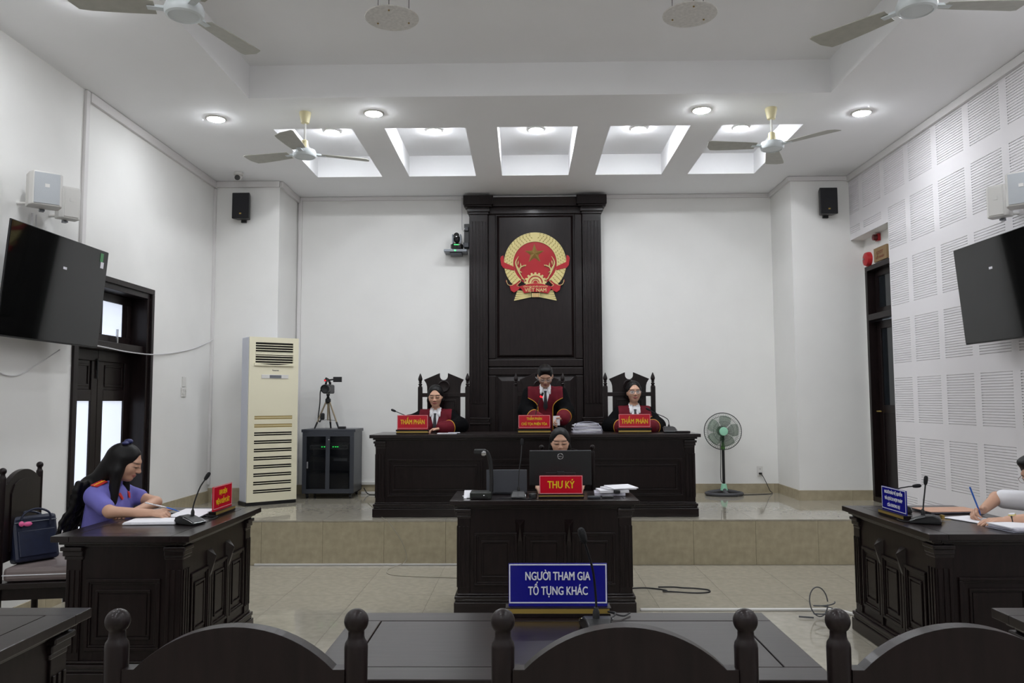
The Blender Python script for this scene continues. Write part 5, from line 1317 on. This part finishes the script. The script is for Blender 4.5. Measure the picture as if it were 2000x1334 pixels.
    if hair == 'short':
        Hs.ell(hp_(0,-.020,.045), (.084,.100,.086), H, .02); Hs.ell(hp_(0,.040,.100), (.060,.045,.028), H, .03)
        Hs.ell(hp_(0,.112,-.005), (.085,.078,.080), H, .012, -1); Hs.ell(hp_(0,.0,-.12), (.12,.12,.085), H, .02, -1)
    else:
        Hs.ell(hp_(0,-.021,.038), (.0815,.0985,.0885), H, .02)
        if hair == 'long':
            for s in (-1, 1):
                Hs.cap(hp_(s*.070,-.018,.03), hp_(s*.072,-.022,-.05), .015, .018, .02); Hs.cap(hp_(s*.072,-.022,-.05), hp_(s*.068,-.045,-.07), .018, .020, .03); Hs.cap(hp_(s*.068,-.045,-.07), u(s*.075,-.05,.42), .022, .020, .03)
            Hs.cap(hp_(0,-.055,.0), u(0,-.085,.36), .070, .060, .05)
        elif hair == 'tied':
            for s in (-1, 1): Hs.cap(hp_(s*.066,-.016,.03), hp_(s*.066,-.030,-.05), .017, .020, .02); Hs.cap(hp_(s*.060,-.03,.02), hp_(s*.055,-.065,-.06), .022, .026, .03)
            Hs.cap(hp_(0,-.07,-.0), u(0,-.10,.36), .055, .035, .04)
        elif hair == 'flow':
            for s in (-1, 1):
                Hs.cap(hp_(s*.064,-.015,.03), hp_(s*.074,-.015,-.06), .024, .030, .03)
                Hs.cap(hp_(s*.074,-.015,-.06), u(s*.10,.09,.30), .036, .030, .04); Hs.cap(u(s*.10,.09,.30), u(s*.095,.11,.17), .030, .014, .04)
            Hs.cap(hp_(0,-.06,.01), u(0,-.10,.40), .080, .075, .05); Hs.ell(u(.0,-.13,.40), (.125,.06,.10), None, .05)
            g_ = np.random.default_rng(7)
            for i_ in range(16):
                x0_ = -.13+.26*i_/15; p0 = u(x0_*.7,-.12,.46); L0 = .30+.07*g_.random(); pr = None
                for j_ in range(9):
                    tt_ = j_/8; pt = u(x0_*(1+.35*tt_)+.014*math.sin(tt_*9+i_*1.7),-.125-.05*tt_+.014*math.cos(tt_*9+i_*2.3),.46-L0*tt_)
                    if pr is not None: Hs.cap(pr, pt, .024-.012*tt_, .023-.013*tt_, .012)
                    pr = pt
        Hs.ell(hp_(0,.128,.004), (.0715,.098,.094), H, .012, -1); Hs.ell(hp_(0,.108,.052), (.050,.052,.040), H, .012, -1)
    v, f = Hs.mesh(vox); hr = np_mesh('hair', v, f, hairm, t)
    def local(*p): return Vector(hp_(*p))
    return t, local, Matrix(H.tolist()), U, C, hr
def glasses(t, local, H, m=silver):
    g = MB()
    for s in (-1, 1):
        g.tube([local(s*.034+.026*math.cos(a), .096-.004*abs(math.cos(a)), .0+.017*math.sin(a)) for a in np.linspace(0, 2*PI, 22, endpoint=False)], .0016, 5, True)
        g.tube([local(s*.060,.092,.006), local(s*.078,.05,.006), local(s*.082,-.01,.0)], .0018, 5)
    g.tube([local(-.009,.098,.004), local(0,.101,.006), local(.009,.098,.004)], .0016, 5)
    gg = g.build('glasses', m, t, smooth=True)
    for s in (-1, 1):
        l = MB(); pts = [local(s*.034+.025*math.cos(a), .0965-.004*abs(math.cos(a)), .016*math.sin(a)) for a in np.linspace(0, 2*PI, 22, endpoint=False)]
        l.v = [tuple(p) for p in pts]; l.f = [tuple(range(22))]; l.build('lens', clear, gg)
# local frame: facing +y. Judges face the camera (rz = pi): local x = -world x, local y = -world y
def Lc(loc, rz, p):
    c_, s_ = math.cos(-rz), math.sin(-rz); d = (p[0]-loc[0], p[1]-loc[1]); return (c_*d[0]-s_*d[1], s_*d[0]+c_*d[1], p[2]-loc[2])
# --- left judge (woman, eyes down, forearm on the bench)
loc = (-.985, 8.90, HP+.001); q = lambda x, y, z: Lc(loc, PI, (x, y, z))
ty = JT+.035-HP
person('woman judge in black and maroon robe seated at the left of the bench, eyes lowered', loc, PI, .585, 6, (0, 12, 0), (0, 0, .005),
       {1: dict(elbow=q(-1.27,8.72,JT+.10), wrist=q(-1.06,8.47,JT+.045), d=(.9,.45,-.05), n=(0,0,1), t=(-.4,.9,0)),
        -1: dict(elbow=q(-.70,8.72,JT+.07), wrist=q(-.90,8.44,JT+.040), d=(.95,.35,-.05), n=(0,.1,1), t=(-.3,.9,.2), curl=(25,35,25))}, cloth='robe', hair='long')
# --- presiding judge (standing man reading)
loc = (.222, 8.92, HP+.001); q = lambda x, y, z: Lc(loc, PI, (x, y, z))
t, local, H, U_, C_, hr = person('man judge with glasses standing in black and maroon robe, reading papers', loc, PI, .83, 8, (0, 30, 0), (0, .02, -.015),
       {1: dict(elbow=q(.0,8.76,1.47), wrist=q(.16,8.46,1.37), d=(-.75,.55,-.2), n=(0,.5,.85), t=(.2,.6,.7), curl=(40,45,25)),
        -1: dict(elbow=q(.455,8.74,1.46), wrist=q(.385,8.46,1.385), d=(.85,.45,-.25), n=(0,.5,.85), t=(-.2,.6,.7), curl=(45,45,30))}, seated=False, cloth='robe', hair='short', male=True, tone=.78)
glasses(t, local, H)
MB().tube([tuple(Vector(Lc(loc, PI, (.385,8.46,1.385)))+Vector((.0,.03*math.cos(a),.03*math.sin(a)))) for a in np.linspace(0, 2*PI, 18, endpoint=False)], .006, 6, True).build('wristwatch', silver, t, smooth=True)
# --- right judge (woman, glasses, looking at the camera)
loc = (1.205, 8.93, HP+.001); q = lambda x, y, z: Lc(loc, PI, (x, y, z))
t, local, H, U_, C_, hr = person('woman judge in spectacles seated at the right of the bench, looking ahead', loc, PI, .61, 2, (2, 2, 2), (0, 0, .01),
       {1: dict(elbow=q(.92,8.74,JT+.06), wrist=q(1.08,8.46,JT+.045), d=(-.5,.8,-.05), n=(0,0,1), t=(-.8,-.3,0)),
        -1: dict(elbow=q(1.44,8.74,JT+.06), wrist=q(1.30,8.46,JT+.045), d=(.5,.8,-.05), n=(0,0,1), t=(.8,-.3,0))}, cloth='robe', hair='tied', eyes='open', tone=.92)
glasses(t, local, H)
# --- clerk behind the monitor
loc = (.297, 7.00, .001); q = lambda x, y, z: Lc(loc, PI, (x, y, z))
person('dark-haired woman clerk looking down behind the computer monitor', loc, PI, .575, 5, (0, 8, 0), (0, 0, .03),
       {1: dict(elbow=q(.12,6.86,.90), wrist=q(.105,6.62,.875), d=(-.25,.95,-.03), n=(0,0,1), t=(-.9,-.2,0), curl=(20,25,15), sleeve=.75),
        -1: dict(elbow=q(.48,6.86,.90), wrist=q(.455,6.62,.875), d=(.25,.95,-.03), n=(0,0,1), t=(.9,-.2,0), curl=(20,25,15), sleeve=.75)}, cloth='dark', hair='long', knees=(.11,.30))
# --- prosecutor (faces +x, writing)
loc = (-2.87, 5.36, .001); rz_ = -PI/2; q = lambda x, y, z: Lc(loc, rz_, (x, y, z))
def qd(x, y, z, rz): c_, s_ = math.cos(-rz), math.sin(-rz); return (c_*x-s_*y, s_*x+c_*y, z)
t, local, H, U_, C_, hr = person('woman in violet uniform shirt with long dark hair writing at the left desk', loc, rz_, .575, 11, (10, 22, 0), (0, .02, .0),
       {1: dict(elbow=q(-2.62,5.06,.895), wrist=q(-2.37,5.09,.885), d=qd(.95,.05,-.06,rz_), n=(0,0,1), t=qd(.2,.9,.4,rz_), curl=(45,50,35), sleeve=.70),
        -1: dict(elbow=q(-2.52,5.47,.905), wrist=q(-2.56,5.25,.870), d=qd(-.35,-.93,-.02,rz_), n=(0,0,1), t=qd(-.9,.3,.2,rz_), curl=(20,20,12), sleeve=.55)}, cloth='uniform', hair='flow', vox=.005, knees=(.11,.28), tone=.92)
bo = MB().ell(local(-.0,-.045,.135), (.022,.030,.018), 10, 6).ell(local(.03,-.05,.122), (.03,.022,.014), 10, 6).ell(local(-.03,-.05,.122), (.03,.022,.014), 10, 6).build('hair_bow', mat('navy_bow', (36,40,92), .5), hr, smooth=True)
pn = thing('pen', 'silver-blue ballpoint pen in the hand of the woman in violet', 'pen', (0,0,0), 0)
MB().tube([(-2.395,5.05,.955),(-2.29,5.12,.915)], .0045, 8).build('barrel', silver, pn, smooth=True); MB().tube([(-2.29,5.12,.915),(-2.245,5.15,.895),(-2.225,5.163,.882)], [.0048,.0045,.001], 8).build('grip', bluepen, pn, smooth=True)
# --- man at the right desk (faces -x, mostly outside the frame)
loc = (3.30, 4.90, .001); rz_ = PI/2+R(5); q = lambda x, y, z: Lc(loc, rz_, (x, y, z))
t, local, H, U_, C_, hr = person('man in white short-sleeved shirt writing at the right edge', loc, rz_, .555, 17, (4, 24, 0), (0, 0, -.01),
       {1: dict(elbow=q(3.00,5.20,.95), wrist=q(2.83,5.05,.900), d=qd(-.9,-.35,-.12,rz_), n=qd(-.1,.3,1,rz_), t=qd(-.2,-.8,.5,rz_), curl=(45,50,30), sleeve=.80),
        -1: dict(elbow=q(3.00,4.69,.90), wrist=q(2.82,4.79,.872), d=qd(-.95,.15,-.04,rz_), n=(0,0,1), t=qd(.1,.9,.1,rz_), curl=(14,14,8), sleeve=.60)}, cloth='white', hair='short', male=True, vox=.005, knees=(.12,.26), tone=.9)
glasses(t, local, H)
w0 = Vector(Lc(loc, rz_, (2.845,4.782,.875))); wd_ = Vector(Lc(loc, rz_, (3.00,4.69,.90)))-w0; wd_.normalize(); x_ = wd_.orthogonal().normalized(); y_ = wd_.cross(x_)
wt = MB().tube([w0+(x_*math.cos(a)+y_*math.sin(a))*.0275 for a in np.linspace(0, 2*PI, 22, endpoint=False)], .007, 6, True).build('watch_strap', black, t, smooth=True)
MB().lathe([(.020,0),(.021,.006),(.018,.010)], 20, w0+Vector((0,0,.026)), (0,.2,1)).build('watch_case', gold, wt, smooth=True); MB().lathe([(.017,0),(.017,.002)], 20, w0+Vector((0,.002,.0365)), (0,.2,1)).build('watch_dial', whitel, wt)
pn = thing('pen', 'blue ballpoint pen in the hand of the man at right', 'pen', (0,0,0), 0)
MB().tube([(2.715,4.98,1.045),(2.755,4.99,.945)], .0050, 8).build('barrel', bluepen, pn, smooth=True); MB().tube([(2.755,4.99,.945),(2.775,4.995,.895),(2.782,4.996,.862)], [.005,.0045,.001], 8).build('grip', bluepen, pn, smooth=True)
